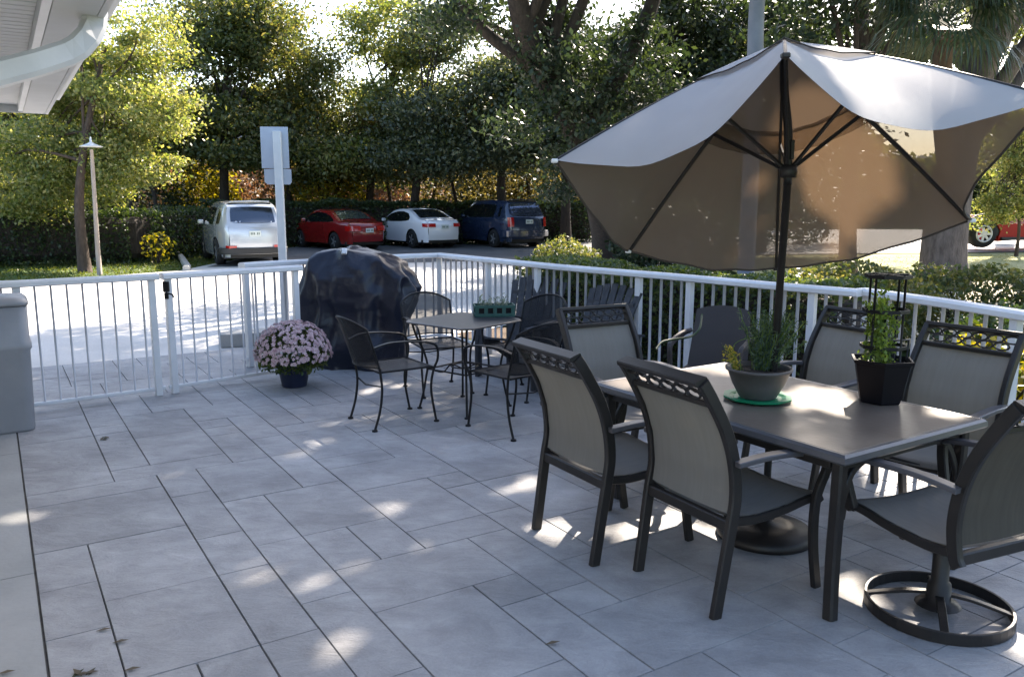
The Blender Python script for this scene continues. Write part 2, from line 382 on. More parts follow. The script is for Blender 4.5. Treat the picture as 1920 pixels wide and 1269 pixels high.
# driveway and parking lot: pale concrete in front, asphalt under the parked cars
struct(sheet('driveway', [(-16, 2.0), (-9, 2.9), (-4.70, 6.03), (-3.96, 6.58), (-3.10, 7.20), (-2.25, 8.02), (-2.85, 8.40), (-2.2, 8.98), (-1.42, 9.68), (-.86, 10.0), (1.0, 13.2), (4.8, 17.0), (4.8, 34), (-8.3, 34), (-8.6, 21.4), (-10.4, 18.9), (-18, 16.5)], M['drive'], .008))
struct(sheet('parking_lot', [(-8.3, 22.5), (7.5, 27.2), (7.5, 52), (-8.3, 40)], M['asphalt'], .016))
struct(sheet('road', [(6, 26.5), (45, 17.5), (45, 36), (6, 44)], M['drive'], .012))
# stamped patio: slabs in a random ashlar pattern over a joint bed
def patio_uv(p): return Vector(p).dot(UA), Vector(p).dot(VA)
MOD = .235
rnd = random.Random(11)
NU, NV = 58, 58; u0, v0 = -9.6, -2.2
u_edge = None
occ = [[False]*NV for _ in range(NU)]
mb = MB(); sizes = [(3, 2), (2, 3), (2, 2), (2, 1), (1, 2), (1, 1), (2, 2), (3, 2), (2, 3), (3, 1), (1, 3)]
line_p = G(33.6, 820); vl = line_p.dot(VA)        # v of the long joint along the smooth strip at the left
def inside(p):
    x, y = p.x, p.y
    if y < -1.5 or y > 10.3: return False
    # right limit: the fence arc
    pts = [(-2.4, 9.2), (-.82, 10.05), (-.1, 9.1), (.6, 8.2), (1.5, 7.3), (2.1, 6.5), (2.6, 6.0), (2.95, 5.2), (3.1, 4.4), (3.3, 3.0), (3.5, -2)]
    for a, b in zip(pts[1:], pts[2:]):
        if b[1] <= y <= a[1]:
            return x < a[0]+(b[0]-a[0])*(y-a[1])/(b[1]-a[1])
    return y < 9.8 and x < -.6
for i in range(NU):
    for j in range(NV):
        if occ[i][j]: continue
        opts = [s for s in sizes if i+s[0] <= NU and j+s[1] <= NV and not any(occ[i+a][j+b] for a in range(s[0]) for b in range(s[1]))]
        s = rnd.choice(opts) if opts else (1, 1)
        for a in range(s[0]):
            for b in range(s[1]): occ[i+a][j+b] = True
        ua, ub, va, vb = u0+i*MOD, u0+(i+s[0])*MOD, vl+j*MOD, vl+(j+s[1])*MOD
        c = UA*((ua+ub)/2)+VA*((va+vb)/2)
        if not inside(c): continue
        g1 = rnd.uniform(.0005, .0024); g2 = g1+.004
        dz = rnd.uniform(-.0012, .0012)
        e1, e2 = g1*.6, g2*.62
        lo = [(ua+e1, va+g1), (ub-e1, va+g1), (ub-e1, vb-g1), (ua+e1, vb-g1)]
        hi = [(ua+e2, va+g2*.8), (ub-e2, va+g2*.8), (ub-e2, vb-g2*.8), (ua+e2, vb-g2*.8)]
        vs = [UA*u+VA*v+Vector((0, 0, -.012)) for u, v in lo]+[UA*u+VA*v+Vector((0, 0, -.0005+dz)) for u, v in hi]
        mb.add(vs, [(4, 5, 6, 7), (0, 1, 5, 4), (1, 2, 6, 5), (2, 3, 7, 6), (3, 0, 4, 7)])
patio = struct(mb.build('patio', M['slab']))
bed = MB().prism([(-9, -2), (3.6, -2), (3.3, 3), (3.1, 4.4), (2.95, 5.2), (2.6, 6), (2.1, 6.5), (1.5, 7.3), (.6, 8.2), (-.1, 9.1), (-.82, 10.05), (-2.3, 9.3), (-3.4, 7.4), (-4.3, 6.8), (-9, 4)], -.4, -.010)
struct(bed.build('patio_base', M['joint']))
# smooth strip left of the long joint
mb = MB()
for k, (ua, ub) in enumerate([(-9.4, -6.35), (-6.35, -4.2), (-4.2, -2.9), (-2.9, -1.6), (-1.6, 1.5)]):
    va, vb = vl-3.2, vl-.007
    P4 = [UA*(ua+.003)+VA*va, UA*(ub-.003)+VA*va, UA*(ub-.003)+VA*vb, UA*(ua+.003)+VA*vb]
    mb.prism([(p.x, p.y) for p in P4][::-1] if False else [(p.x, p.y) for p in P4], -.05, 0)
struct(mb.build('patio_border', M['smooth_conc']))
# planting bed right of the fence, lawn patches
BED = [(-.75, 10.3), (-.2, 9.35), (.6, 8.4), (1.5, 7.45), (2.12, 6.7), (2.7, 6.1), (3.05, 5.2), (3.25, 4.2), (3.5, 2.5), (3.7, -2)]
mb = MB()
for a, b in zip(BED, BED[1:]):
    ox = 2.6
    mb.add([(a[0], a[1], .02), (b[0], b[1], .02), (b[0]+ox, b[1]+1.6, -.01), (a[0]+ox*.7, a[1]+1.6, -.01)], [(0, 1, 2, 3)])
struct(mb.build('planting_bed', M['mulch']))
struct(sheet('lit_tone_lawn', [(5.2, 16), (8, 17), (24, 17.5), (24, 22.2), (6, 26.2)], mat('lit_tone_soil', (.22, .23, .08), (.40, .38, .20), scale=1.2, rough=1, bump=.5, bscale=25), .002))  # sunlight put into the soil colour, paler than the left lawn
struct(sheet('leaf_litter', [(4.5, 9.5), (8, 7.5), (24, 10.5), (24, 18.3), (8, 17.6), (5.2, 15.5)], M['sand'], .006))

# ------------------------------------------------------------------ fences
def picket_mb(h, r_): return MB().tube([(0, 0, .05), (0, 0, h-.03)], r_, n=6)
def fence(name, label, cat, pts, rail_w=.115, posts=(), spacing=.108, h=1.06, overhang=(0, 0), group=None, gate=False):
    t = thing(name, label, cat, (pts[0][0], pts[0][1], 0), group=group)
    o0 = Vector((pts[0][0], pts[0][1], 0)); P = [Vector((x, y, 0))-o0 for x, y in pts]
    L = [0]
    for a, b in zip(P, P[1:]): L.append(L[-1]+(b-a).length)
    def at(s):
        for i in range(len(P)-1):
            if s <= L[i+1] or i == len(P)-2:
                return P[i]+(P[i+1]-P[i])*((s-L[i])/(L[i+1]-L[i]))
    # rail: mitred along the points
    Q = [p.copy() for p in P]
    Q[0] = P[0]+(P[0]-P[1]).normalized()*overhang[0]; Q[-1] = P[-1]+(P[-1]-P[-2]).normalized()*overhang[1]
    def rail(wd, hh, z):
        m = MB(); sec = [(-.5, -.35), (-.5, .2), (-.36, .5), (.36, .5), (.5, .2), (.5, -.35), (.4, -.5), (-.4, -.5)]
        rings = []
        for i, p in enumerate(Q):
            d1 = (Q[i]-Q[i-1]).normalized() if i else (Q[1]-Q[0]).normalized()
            d2 = (Q[i+1]-Q[i]).normalized() if i < len(Q)-1 else d1
            t_ = (d1+d2).normalized(); nrm = Vector((t_.y, -t_.x, 0)); k = 1/max(.5, t_.dot(d1))
            rings.append([p+nrm*(a*wd*k)+Vector((0, 0, z+b*hh)) for a, b in sec])
        vs = [p for r in rings for p in r]; fs = []
        for i in range(len(rings)-1):
            for j in range(8): fs.append((i*8+j, (i+1)*8+j, (i+1)*8+(j+1) % 8, i*8+(j+1) % 8))
        fs.append(tuple(range(8))); fs.append(tuple((len(rings)-1)*8+j for j in range(8))[::-1])
        return m.add(vs, fs)
    rail(rail_w, .052, h-.022).build('top_rail', M['white'], t)
    rail(.035, .03, .085 if not gate else .06).build('bottom_rail', M['white'], t)
    pm = None; k = 0
    n = int(L[-1]/spacing); sp = L[-1]/n
    for i in range(n+1):
        s = i*sp
        if any(abs(s-q) < .045 for q in posts): continue
        p = at(s)
        if pm is None:
            pm = picket_mb(h, .009 if gate else .0128).build('picket', M['white_shaded'], t); pm.location = p
        elif k < 98:
            o = link(pm.copy()); o.location = p
        k += 1
    for q in posts:
        p = at(min(q, L[-1]))
        d = (at(min(q+.01, L[-1]))-at(max(q-.01, 0))); a = math.atan2(d.y, d.x)
        m = MB().box((0, 0, (h-.04)/2), (.055, .055, h-.04), bev=.004)
        o = m.build('post', M['white'], t); o.location = p; o.rotation_euler.z = a
    return t
gA, gB, gC = (-3.90, 6.46), (-3.06, 7.08), (-2.08, 7.98)
g1 = fence('fence_gate', 'white metal gate leaf with thin pickets next to the grey bin', 'gate', [(-4.62, 5.93), gA, gB], posts=(.0, .90, 1.90), gate=True, overhang=(0, .02))
dd = (Vector(gC)-Vector(gB)).normalized()
g2 = fence('fence_gate', 'white metal gate leaf with a black latch behind the potted mum', 'gate', [(gB[0]+dd.x*.07, gB[1]+dd.y*.07), gC], posts=(.03, 1.24), gate=True, overhang=(0.02, .04))
lt = MB().box((.03, -.035, .95), (.05, .03, .09), bev=.004); lt.tube([(.03, -.05, .90), (.09, -.06, .885), (.10, -.06, .86)], .008, n=6); lt.box((.03, -.04, .87), (.03, .02, .05))
lt.build('latch', M['black'], g2)
fb = [(-2.68, 8.30), (-2.55, 8.47), (-2.14, 8.80), (-1.38, 9.50), (-.86, 9.80), (-.26, 9.02), (.47, 8.06), (.9, 7.58), (1.34, 7.13), (1.99, 6.35), (2.45, 5.86)]
LB = [0]
for a, b in zip(fb, fb[1:]): LB.append(LB[-1]+math.hypot(b[0]-a[0], b[1]-a[1]))
fence('fence', 'long white picket railing curving round the patio behind the grill and tables', 'fence', fb,
      posts=(0, LB[3], LB[4], LB[5], LB[6]-.35, LB[7]+.33, LB[8]+.25, LB[9]+.35), overhang=(.04, .03))
fence('fence', 'short white picket railing beside the yellow shrub at the right edge', 'fence', [(2.54, 5.90), (2.77, 5.30), (2.95, 4.66), (3.12, 3.9), (3.25, 3.1)],
      posts=(.02, 1.22, 2.2), overhang=(.05, 0))

# ------------------------------------------------------------------ building corner with eave, soffit and downspout
Z0 = 2.50
e_far = G(90, 215, Z0); eu = (G(215, 0, Z0)-e_far).normalized(); ev = Vector((-eu.y, eu.x, 0))  # ev points outwards (right/away)
if ev.x < 0: ev = -ev
bt = thing('building', 'white building corner with slatted soffit and downspout overhead at left', 'building', (0, 0, 0))
def eb(m, s0, s1, d0, d1, z0, z1):     # a box along the eave: s along eu from the far corner, d inwards
    q = [e_far+eu*s-ev*d for s, d in ((s0, d0), (s1, d0), (s1, d1), (s0, d1))]
    return m.prism([(p.x, p.y) for p in q], z0, z1)
m = MB(); eb(m, 0, 9, 0, .028, Z0, Z0+.26); eb(m, 0.03, 9, .030, .21, Z0+.004, Z0+.03); m.build('fascia', M['white_dirty'], bt)
m = MB(); eb(m, .03, 9, .212, .25, Z0+.012, Z0+.12); eb(m, 0.004, .028, .03, 3.2, Z0+.002, Z0+.26); m.build('trim_board', M['white'], bt)
m = MB()
s = .07
while s < 8.8:
    eb(m, s, s+.090, .252, 3.2, Z0+.075, Z0+.09); s += .105
m.build('soffit', M['white_dirty'], bt)
m = MB(); eb(m, 0.04, 9, .24, 3.2, Z0+.10, Z0+.12); m.build('soffit_backing', M['siding_gap'], bt)
m = MB(); eb(m, .35, 9, 1.75, 3.2, -.05, Z0+.07); m.build('wall', M['white_dirty'], bt)
m = MB(); q = [e_far+eu*s_-ev*d for s_, d in ((-.1, -.12), (9, -.12), (9, 3.3), (-.1, 3.3))]; m.prism([(p.x, p.y) for p in q], Z0+.30, Z0+.36); m.build('roof', M['siding_gap'], bt)
m = MB(); eb(m, 0, 9, -.11, -.004, Z0+.14, Z0+.27); m.build('gutter', M['white'], bt)
# downspout: drops from the gutter, elbows back under the eave
a0 = D(176, 48, 3.95); p0 = Vector((a0.x, a0.y, Z0+.35)); p1 = D(177, 30, 3.95)
p2 = D(158, 78, 3.86); p3 = D(118, 104, 3.78); p4 = D(60, 122, 3.66); p5 = D(-40, 148, 3.48); p6 = D(-160, 180, 3.25)
m = MB().tube([p0+Vector((0, 0, .05)), p1+Vector((0, 0, .05)), p1, D(172, 58, 3.92), p2, D(140, 94, 3.82), p3, p4, p5, p6], 1, flat=(.105, .12), up=tuple(eu))
m.build('downspout', M['white'], bt)
# grey bin at the left edge
bn = thing('trash_bin', 'tall grey plastic bin with a lid standing by the gate at the left edge', 'bin', (-3.86, 6.02, 0), math.atan2(UA.y, UA.x))
def rr(hx, hy, z, r=.07, n=5):
    o = []
    for cx, cy, a0_ in ((hx-r, hy-r, 0), (-hx+r, hy-r, 90), (-hx+r, -hy+r, 180), (hx-r, -hy+r, 270)):
        for k in range(n+1):
            a = R(a0_+90*k/n); o.append((cx+r*math.cos(a), cy+r*math.sin(a), z))
    return o
def loft(m, rings, cap=True, smooth=True):
    k = len(rings[0]); vs = [p for r_ in rings for p in r_]
    fs = [(i*k+j, i*k+(j+1) % k, (i+1)*k+(j+1) % k, (i+1)*k+j) for i in range(len(rings)-1) for j in range(k)]
    m.add(vs, fs, smooth)
    if cap:
        n0 = len(m.v)-len(vs)
        m.f.append(tuple(n0+j for j in range(k))[::-1]); m.sm.append(False)
        m.f.append(tuple(n0+(len(rings)-1)*k+j for j in range(k))); m.sm.append(False)
    return m
m = MB(); loft(m, [rr(.23, .23, .0), rr(.235, .235, .02), rr(.25, .25, .60), rr(.262, .262, .62), rr(.262, .262, .655), rr(.252, .252, .67), rr(.255, .255, .93)])
m.build('bin_body', M['bin'], bn)
m = MB(); loft(m, [rr(.262, .262, .935), rr(.265, .265, .96), rr(.24, .24, .985), rr(.12, .12, 1.0)]); m.build('lid', M['bin'], bn)
m = MB().box((.05, .05, 1.02), (.10, .05, .04), bev=.008); m.tube([(.02, .03, 1.0), (.02, .03, 1.07), (.14, .06, 1.07), (.14, .06, 1.0)], .008, n=6); m.build('handle', M['alu'], bn)

# ------------------------------------------------------------------ sign post, lamp posts
sp = D(530, 480, 9.5); st = thing('sign_post', 'white square sign post with two blank sign backs behind the gate', 'sign post', (sp.x, sp.y, terrain(sp.x, sp.y)), R(6))
MB().box((.0, 0, 1.22), (.085, .085, 2.5), bev=.006).build('post', M['white'], st)
zt = D(525, 237, 9.5).z-st.location.z; zb = D(525, 316, 9.5).z-st.location.z; zc = D(525, 346, 9.5).z-st.location.z
MB().box((-.04, .052, (zt+zb)/2), (.305, .006, zt-zb-.004), bev=.002).build('sign_plate', M['alu'], st)
m = MB(); m.prism([(-.15, zb-.004), (-.15, zc+.03), (-.12, zc), (.13, zc), (.15, zc+.03), (.15, zb-.004)], -.003, .003)
m.v = [(x-.02, .052+z, y) for x, y, z in m.v]; m.build('sign_plate', M['alu'], st)
m = MB().box((-.14, .046, zb-.003), (.05, .004, .006)); m.box((.12, .046, zb-.003), (.05, .004, .006)); m.build('bolt', M['rust'], st)
lp = G(187, 513, -.13); lt_ = thing('lamp_post', 'weathered wooden lamp post with a small cone shade on the left lawn', 'lamp post', (lp.x, lp.y, lp.z))
tp = D(170, 262, lp.y)-lp
MB().tube([(0, 0, -.1), (0.0, 0, .6), (tp.x*.35, 0, tp.z*.45), (tp.x*.85, 0, tp.z*.8), (tp.x*.95, 0, tp.z*.93)], [.065, .06, .052, .048, .04], n=10).build('post', M['post_wood'], lt_)
m = MB().lathe([(.0, .24), (.02, .20), (.03, .10), (.10, .06), (.26, .0), (.25, -.015), (.05, -.01)], c=(tp.x*.95, 0, tp.z*.95), n=20); m.build('lamp_shade', M['white'], lt_)
lx = D(1418, 95, 12); l2 = thing('street_lamp', 'tall grey metal light pole rising behind the tan umbrella', 'street lamp', (lx.x, lx.y, terrain(lx.x, lx.y)))
MB().tube([(0, 0, 0), (0, 0, 3.4), (-.02, 0, 4.0), (-.02, 0, 5.6)], [.125, .115, .11, .095], n=14).build('pole', M['pole_grey'], l2)
m = MB().tube([(-.02, 0, 5.0), (-.25, 0, 5.12), (-.52, 0, 5.1)], .025, n=8); m.build('arm', M['pole_grey'], l2)
MB().lathe([(.0, .16), (.10, .13), (.15, .04), (.16, -.04), (.12, -.12), (0, -.14)], c=(-.55, 0, 5.02), n=18).build('lamp_head', M['white'], l2)

# ------------------------------------------------------------------ sling chairs and dining table
def cr(pts, n=5):                      # smooth curve through points
    P = [Vector(p) for p in pts]; out = []
    for i in range(len(P)-1):
        p0 = P[max(i-1, 0)]; p1 = P[i]; p2 = P[i+1]; p3 = P[min(i+2, len(P)-1)]
        for k in range(n):
            t = k/n; out.append(.5*((2*p1)+(p2-p0)*t+(2*p0-5*p1+4*p2-p3)*t*t+(3*p1-p0-3*p2+p3)*t**3))
    out.append(P[-1]); return out
BACK = [(-.255, .40), (-.238, .52), (-.255, .66), (-.30, .79), (-.375, .92), (-.43, 1.0)]
def back_y(z):
    for a, b in zip(BACK, BACK[1:]):
        if a[1] <= z <= b[1]: return a[0]+(b[0]-a[0])*(z-a[1])/(b[1]-a[1])
    return BACK[-1][0]
def sling_chair(name, label, swivel=False, group='sling chairs round the dining table'):
    t = thing(name, label, 'chair', group=group)
    W = .262
    def rail_x(z): return W-.012*max(0, (z-.4)/.6)
    m = MB()
    for s in (-1, 1):
        low = [(s*W, -.275, .36)] if swivel else [(s*(W-.008), -.315, 0), (s*(W-.004), -.285, .2)]
        m.tube(cr(low+[(s*rail_x(z), y, z) for y, z in BACK]), 1, flat=(.030, .052), up=(0, 1, 0))
    m.tube([(-W+.01, -.435, 1.003), (W-.01, -.435, 1.003)], 1, flat=(.062, .024), up=(0, -.35, 1))
    m.tube([(-W+.01, back_y(.905)-.004, .905), (W-.01, back_y(.905)-.004, .905)], 1, flat=(.03, .024), up=(0, 0, 1))
    m.tube([(-W+.01, -.258, .385), (W-.01, -.258, .385)], 1, flat=(.034, .05), up=(0, 0, 1))
    m.build('back_frame', M['bronze'], t)
    # cut-out band: two staggered rows of flattened rings
    m = MB()
    for row, z in enumerate((.938, .972)):
        for k in range(6 if row else 5):
            x = (k-(2.5 if row else 2))*.082; y = back_y(z)-.006
            ring = [(x+.040*math.cos(q)*(1 if abs(math.cos(q)) > .3 else 1), y-.35*.017*math.sin(q), z+.0185*math.sin(q)) for q in [2*PI*i/10 for i in range(10)]]
            m.tube(ring, 1, flat=(.007, .014), up=(0, 1, .4), closed=True)
    m.build('scroll_band', M['bronze'], t)
    m = MB()
    def fb_(u, v):
        x = (u-.5)*2*(W-.022); z = .435+v*(.895-.435)
        return (x, back_y(z)-.014*math.sin(PI*u)-.004, z)
    m.grid(fb_, 8, 14); m.grid(lambda u, v: tuple(Vector(fb_(u, v))+Vector((0, -.004, 0))), 8, 14, flip=True)
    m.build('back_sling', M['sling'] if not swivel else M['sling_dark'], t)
    seat = [(-.245, .415), (-.12, .40), (.05, .408), (.18, .428), (.255, .43), (.275, .408)]
    m = MB()
    for s in (-1, 1): m.tube(cr([(s*(W-.012), y, z-.012) for y, z in seat]), 1, flat=(.026, .036), up=(0, 0, 1))
    m.tube([(-W+.02, .258, .402), (W-.02, .258, .402)], 1, flat=(.026, .03), up=(0, 0, 1))
    m.tube([(-W+.02, -.0, .375), (W-.02, -.0, .375)], 1, flat=(.026, .03), up=(0, 0, 1))
    m.build('seat_frame', M['bronze'], t)
    def sy(v):
        q = v*(len(seat)-1); i = min(int(q), len(seat)-2); a, b = seat[i], seat[i+1]; f = q-i
        return a[0]+(b[0]-a[0])*f, a[1]+(b[1]-a[1])*f
    def fs_(u, v):
        y, z = sy(v); return ((u-.5)*2*(W-.01), y, z+.010-.016*math.sin(PI*u))
    m = MB().grid(fs_, 8, 15); m.grid(lambda u, v: tuple(Vector(fs_(u, v))-Vector((0, 0, .004))), 8, 15, flip=True)
    m.build('seat_sling', M['sling'], t)
    for s in (-1, 1):
        m = MB().tube(cr([(s*(W+.018), -.262, .655), (s*(W+.032), -.10, .668), (s*(W+.036), .10, .658), (s*(W+.03), .24, .638), (s*(W+.028), .285, .618)]), 1, flat=(.052, .022), up=(0, 0, 1))
        m.build('armrest', M['bronze_light'], t)
        m = MB()
        foot = [] if swivel else [(s*(W+.0), .235, .22), (s*(W+.0), .272, 0)]
        m.tube(cr([(s*(W+.028), .27, .61), (s*(W+.024), .262, .55), (s*(W+.01), .225, .42)]+foot), 1, flat=(.028, .044), up=(0, 1, 0))
        m.build('front_leg' if not swivel else 'arm_support', M['bronze'], t)
    if swivel:
        m = MB().box((0, 0, .375), (.30, .26, .02), bev=.004); m.box((0, 0, .352), (.16, .2, .03), bev=.004)
        m.lathe([(.034, .34), (.034, .14), (.045, .13), (.05, .06), (.075, .05), (.09, .035)], n=16)
        m.build('pedestal', M['bronze'], t)
        m = MB(); RR = .277
        m.tube([(RR*math.cos(q), RR*math.sin(q), .026) for q in [2*PI*i/40 for i in range(40)]], 1, flat=(.014, .048), up=(0, 0, 1), closed=True)
        for a in (45, 135, 225, 315):
            c_, s_ = math.cos(R(a)), math.sin(R(a))
            m.tube(cr([(.03*c_, .03*s_, .085), (.12*c_, .12*s_, .075), (.22*c_, .22*s_, .05), (.272*c_, .272*s_, .035)]), 1, flat=(.032, .012), up=(0, 0, 1))
        m.build('ring_base', M['bronze'], t)
    return t
TU = Vector((-.54, .842, 0)); TV = Vector((.842, .54, 0)); TC = Vector((1.29, 4.0, 0))
def rz_facing(d): return math.atan2(d.y, d.x)-PI/2      # local +y turned to direction d
chA = sling_chair('sling_chair', 'bronze framed sling chair with its back to us, standing further from us beside the bowl')
chA.location = (.528, 4.035, 0); chA.rotation_euler.z = rz_facing(Vector((.86, .51, 0)))
chA['label'] = 'sling chair seen from behind, nearest to the black iron bistro set'
def sc(src, label, loc, d):
    c = copy_tree(src); c['label'] = label; c.location = (*loc, 0); c.rotation_euler.z = rz_facing(Vector((*d, 0))); return c
sc(chA, 'sling chair seen from behind in the middle foreground, its cut-out top rail against the tabletop', (.985, 3.535), (.872, .49))
sc(chA, 'sling chair facing us at the far left end of the dining table', (.715, 4.90), (.46, -.89))
sc(chA, 'sling chair on the fence side of the table behind the leafy herb bowl', (1.80, 4.86), (-.86, -.51))
sc(chA, 'sling chair on the fence side of the table behind the black hexagonal pot', (2.14, 4.16), (-.82, -.57))
sw = sling_chair('swivel_chair', 'swivel sling chair on a round ring base at the near end of the table', True)
sw.location = (1.775, 3.215, 0); sw.rotation_euler.z = rz_facing(Vector((-.40, .917, 0)))
# table
tb = thing('dining_table', 'rectangular patio dining table with brown stone top and grey metal rim', 'table', TC, math.atan2(TU.y, TU.x))
Lh, Wh = .79, .515
m = MB(); m.box((0, 0, .712), (2*Lh-.07, 2*Wh-.07, .012), bev=.002); top = m.build('tabletop', M['tabletop'], tb)
m = MB()
cs = [(-Lh, -Wh), (Lh, -Wh), (Lh, Wh), (-Lh, Wh)]
sec = [(0, -.018), (.004, .004), (.016, .014), (.034, .012), (.040, .0), (.040, -.022), (.01, -.028)]
rings = []
for cx, cy in cs:
    sx, sy_ = (1 if cx > 0 else -1), (1 if cy > 0 else -1)
    rings.append([(cx-sx*a, cy-sy_*a, .706+b) for a, b in sec])
k = len(sec); vs = [p for r_ in rings for p in r_]
m.add(vs, [(i*k+j, i*k+(j+1) % k, ((i+1) % 4)*k+(j+1) % k, ((i+1) % 4)*k+j) for i in range(4) for j in range(k)])
m.build('table_rim', M['bronze_light'], tb)
m = MB()
for sx, ln, ax in ((1, 2*Lh-.22, 0), (-1, 2*Lh-.22, 0)): m.box((0, sx*(Wh-.07), .655), (ln, .02, .05), bev=.003)
for sx in (1, -1): m.box((sx*(Lh-.08), 0, .655), (.02, 2*Wh-.16, .05), bev=.003)
for sx in (-.25, .25): m.box((sx, 0, .664), (.02, 2*Wh-.17, .03), bev=.003)
m.build('apron', M['bronze'], tb)
for sx in (-1, 1):
    for sy_ in (-1, 1):
        x0, y0 = sx*(Lh-.075), sy_*(Wh-.075)
        m = MB().tube(cr([(x0, y0, .68), (x0-sx*.0, y0, .5), (x0-sx*.012, y0-sy_*.012, .25), (x0+sx*.006, y0+sy_*.006, 0)]), 1, flat=(.05, .05), up=(1, 0, 0))
        m.tube(cr([(x0-sx*.01, y0-sy_*.2, .655), (x0-sx*.01, y0-sy_*.09, .60), (x0, y0-sy_*.025, .48), (x0, y0-sy_*.02, .42)]), 1, flat=(.03, .02), up=(1, 0, 0))
        m.build('leg', M['bronze'], tb)
# ------------------------------------------------------------------ umbrella
A0 = Vector((1.305, 4.151, 2.437))
TIPS = [D(1040, 300, 3.70), D(1178, 470, 4.50), D(1455, 503, 4.66), D(1822, 412, 3.95), Vector((2.00, 3.15, 2.07)), Vector((.945, 2.98, 2.19))]
um = thing('patio_umbrella', 'tilted tan hexagonal umbrella on a dark pole through the dining table', 'umbrella', (TC.x, TC.y, 0))
o0 = Vector((TC.x, TC.y, 0)); A = A0-o0; T = [p-o0 for p in TIPS]
axis = (A*6-sum((t_ for t_ in T), Vector())).normalized()
hub = D(1478, 322, 3.99)-o0
MB().tube([(0, 0, .03), (0.0, 0, .75), (hub.x, hub.y, hub.z-.05)], .0185, n=14).build('pole', M['bronze'], um)
m = MB().tube(cr([(hub.x, hub.y, hub.z-.06), (hub.x-.012, hub.y-.005, hub.z+.18), (hub.x-.03, hub.y+.03, hub.z+.38), tuple(A-axis*.03)]), .020, n=12)
m.box((hub.x+.004, hub.y-.028, hub.z+.10), (.018, .014, .09), bev=.003)
m.build('tilt_pole', M['bronze'], um)
m = MB().lathe([(.0, -.03), (.038, -.028), (.042, .0), (.038, .028), (0.0, .03)], c=tuple(hub), n=14); m.build('hub', M['bronze'], um)
m = MB().lathe([(.0, .03), (.03, .02), (.036, -.02), (.0, -.03)], c=tuple(A-axis*.02), n=12); m.build('finial', M['bronze'], um)
def ribpt(k, s):
    p = A.lerp(T[k], s); return p+axis*(.032*math.sin(PI*min(1, s)))
for k in range(6):
    m = MB().tube([tuple(ribpt(k, s_/8*.985)-axis*.012) for s_ in range(9)], 1, flat=(.014, .022), up=tuple(axis)); rb = m.build('rib', M['bronze'], um)
    m = MB().tube([tuple(hub), tuple(ribpt(k, .42)-axis*.02)], 1, flat=(.012, .018), up=tuple(axis)); m.build('strut', M['bronze'], rb)
    MB().box(tuple(T[k]*1.0-axis*.005), (.03, .03, .018), bev=.004).build('rib_tip', M['white'] if k in (0, 1, 3) else M['bronze'], rb)
def panel(k, s0, s1, sag=.13, lift=0, n=14):
    j = (k+1) % 6
    def fn(u, v):
        s_ = s0+(s1-s0)*v
        p = ribpt(k, s_).lerp(ribpt(j, s_), u)
        w_ = math.sin(PI*u)
        cen = A.lerp((T[k]+T[j])/2, s_)
        pull = (A-cen)
        # hem curves in towards the apex and the cloth hangs between the ribs
        p = p-axis*(sag*(s_**1.6)*w_*(.75, .5, .6, 1, 1.15, 1.15)[k])+pull*((.07, .06, .07, .15, .13, .13)[k]*w_*(s_**3))
        p.z -= .05*w_*s_*s_*(1.6 if k in (3, 4, 5, 0) else 1)
        # small folds running down from the ribs
        p += axis*(.006*math.sin(u*19+k)*w_*s_)
        return tuple(p+axis*lift)
    return fn
m = MB()
for k in range(6): m.grid(panel(k, .0, 1.0), 20, 24)
m.build('canopy', M['umbrella'], um)
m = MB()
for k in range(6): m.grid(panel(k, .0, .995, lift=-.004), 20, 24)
m.build('underside_shade', M['underside_shade'], um)  # added dark layer that holds the underside's shade
m = MB()
for k in range(6): m.grid(panel(k, .03, .40, sag=.05, lift=.012), 16, 10)
m.build('vent', M['umbrella'], um)
m = MB()
for k in range(6): m.tube([tuple(Vector(panel(k, .40, .40, sag=.05, lift=.012)(i/20, 0))) for i in range(21)], .0035, n=5)
m.build('vent_hem', M['piping'], um)
m = MB()
for k in range(4):
    m.tube([panel(k, 1, 1)(i/20, 1) for i in range(21)], .0055, n=5)
m.build('hem', M['piping'], um)
m = MB()
for k in range(3): m.grid(panel(k, .37, .47, lift=-.010), 16, 3)
m.build('vent_band', M['umbrella_vent'], um)
m = MB().lathe([(.0, 0), (.235, 0), (.24, .02), (.225, .05), (.12, .07), (.035, .085), (.030, .30), (.0, .30)], n=36); m.build('umbrella_base', M['bronze'], um)

# ------------------------------------------------------------------ things on the dining table
ZT = .7185
rng = np.random.default_rng(5)
def facets(rows, c, m, rim): pass
bw = G(1418, 765, ZT); bc = (G(1420, 748, ZT))
sc_ = MB().lathe([(.0, .0), (.115, .0), (.135, .008), (.168, .012), (.17, .02), (.14, .018), (.12, .010), (0, .009)], n=10, smooth=False); sa = sc_.build('saucer', M['green_plastic'])
sa.location = (bc.x, bc.y, ZT); tag(sa, 'green plastic saucer under the taupe bowl on the dining table', 'saucer')
pb = thing('bowl_planter', 'taupe bowl planter of rosemary on the green saucer', 'planter', (bc.x, bc.y, ZT+.0095))
m = MB().lathe([(.0, .0), (.085, .0), (.092, .01), (.125, .07), (.150, .135), (.160, .140), (.162, .152), (.152, .154), (.146, .145), (.118, .075), (.0, .06)], n=32); m.build('bowl', M['grey_pot'], pb)
m = MB().lathe([(.0, .132), (.142, .130)], n=20); m.build('soil', M['soil'], pb)
stems = MB(); LV = []
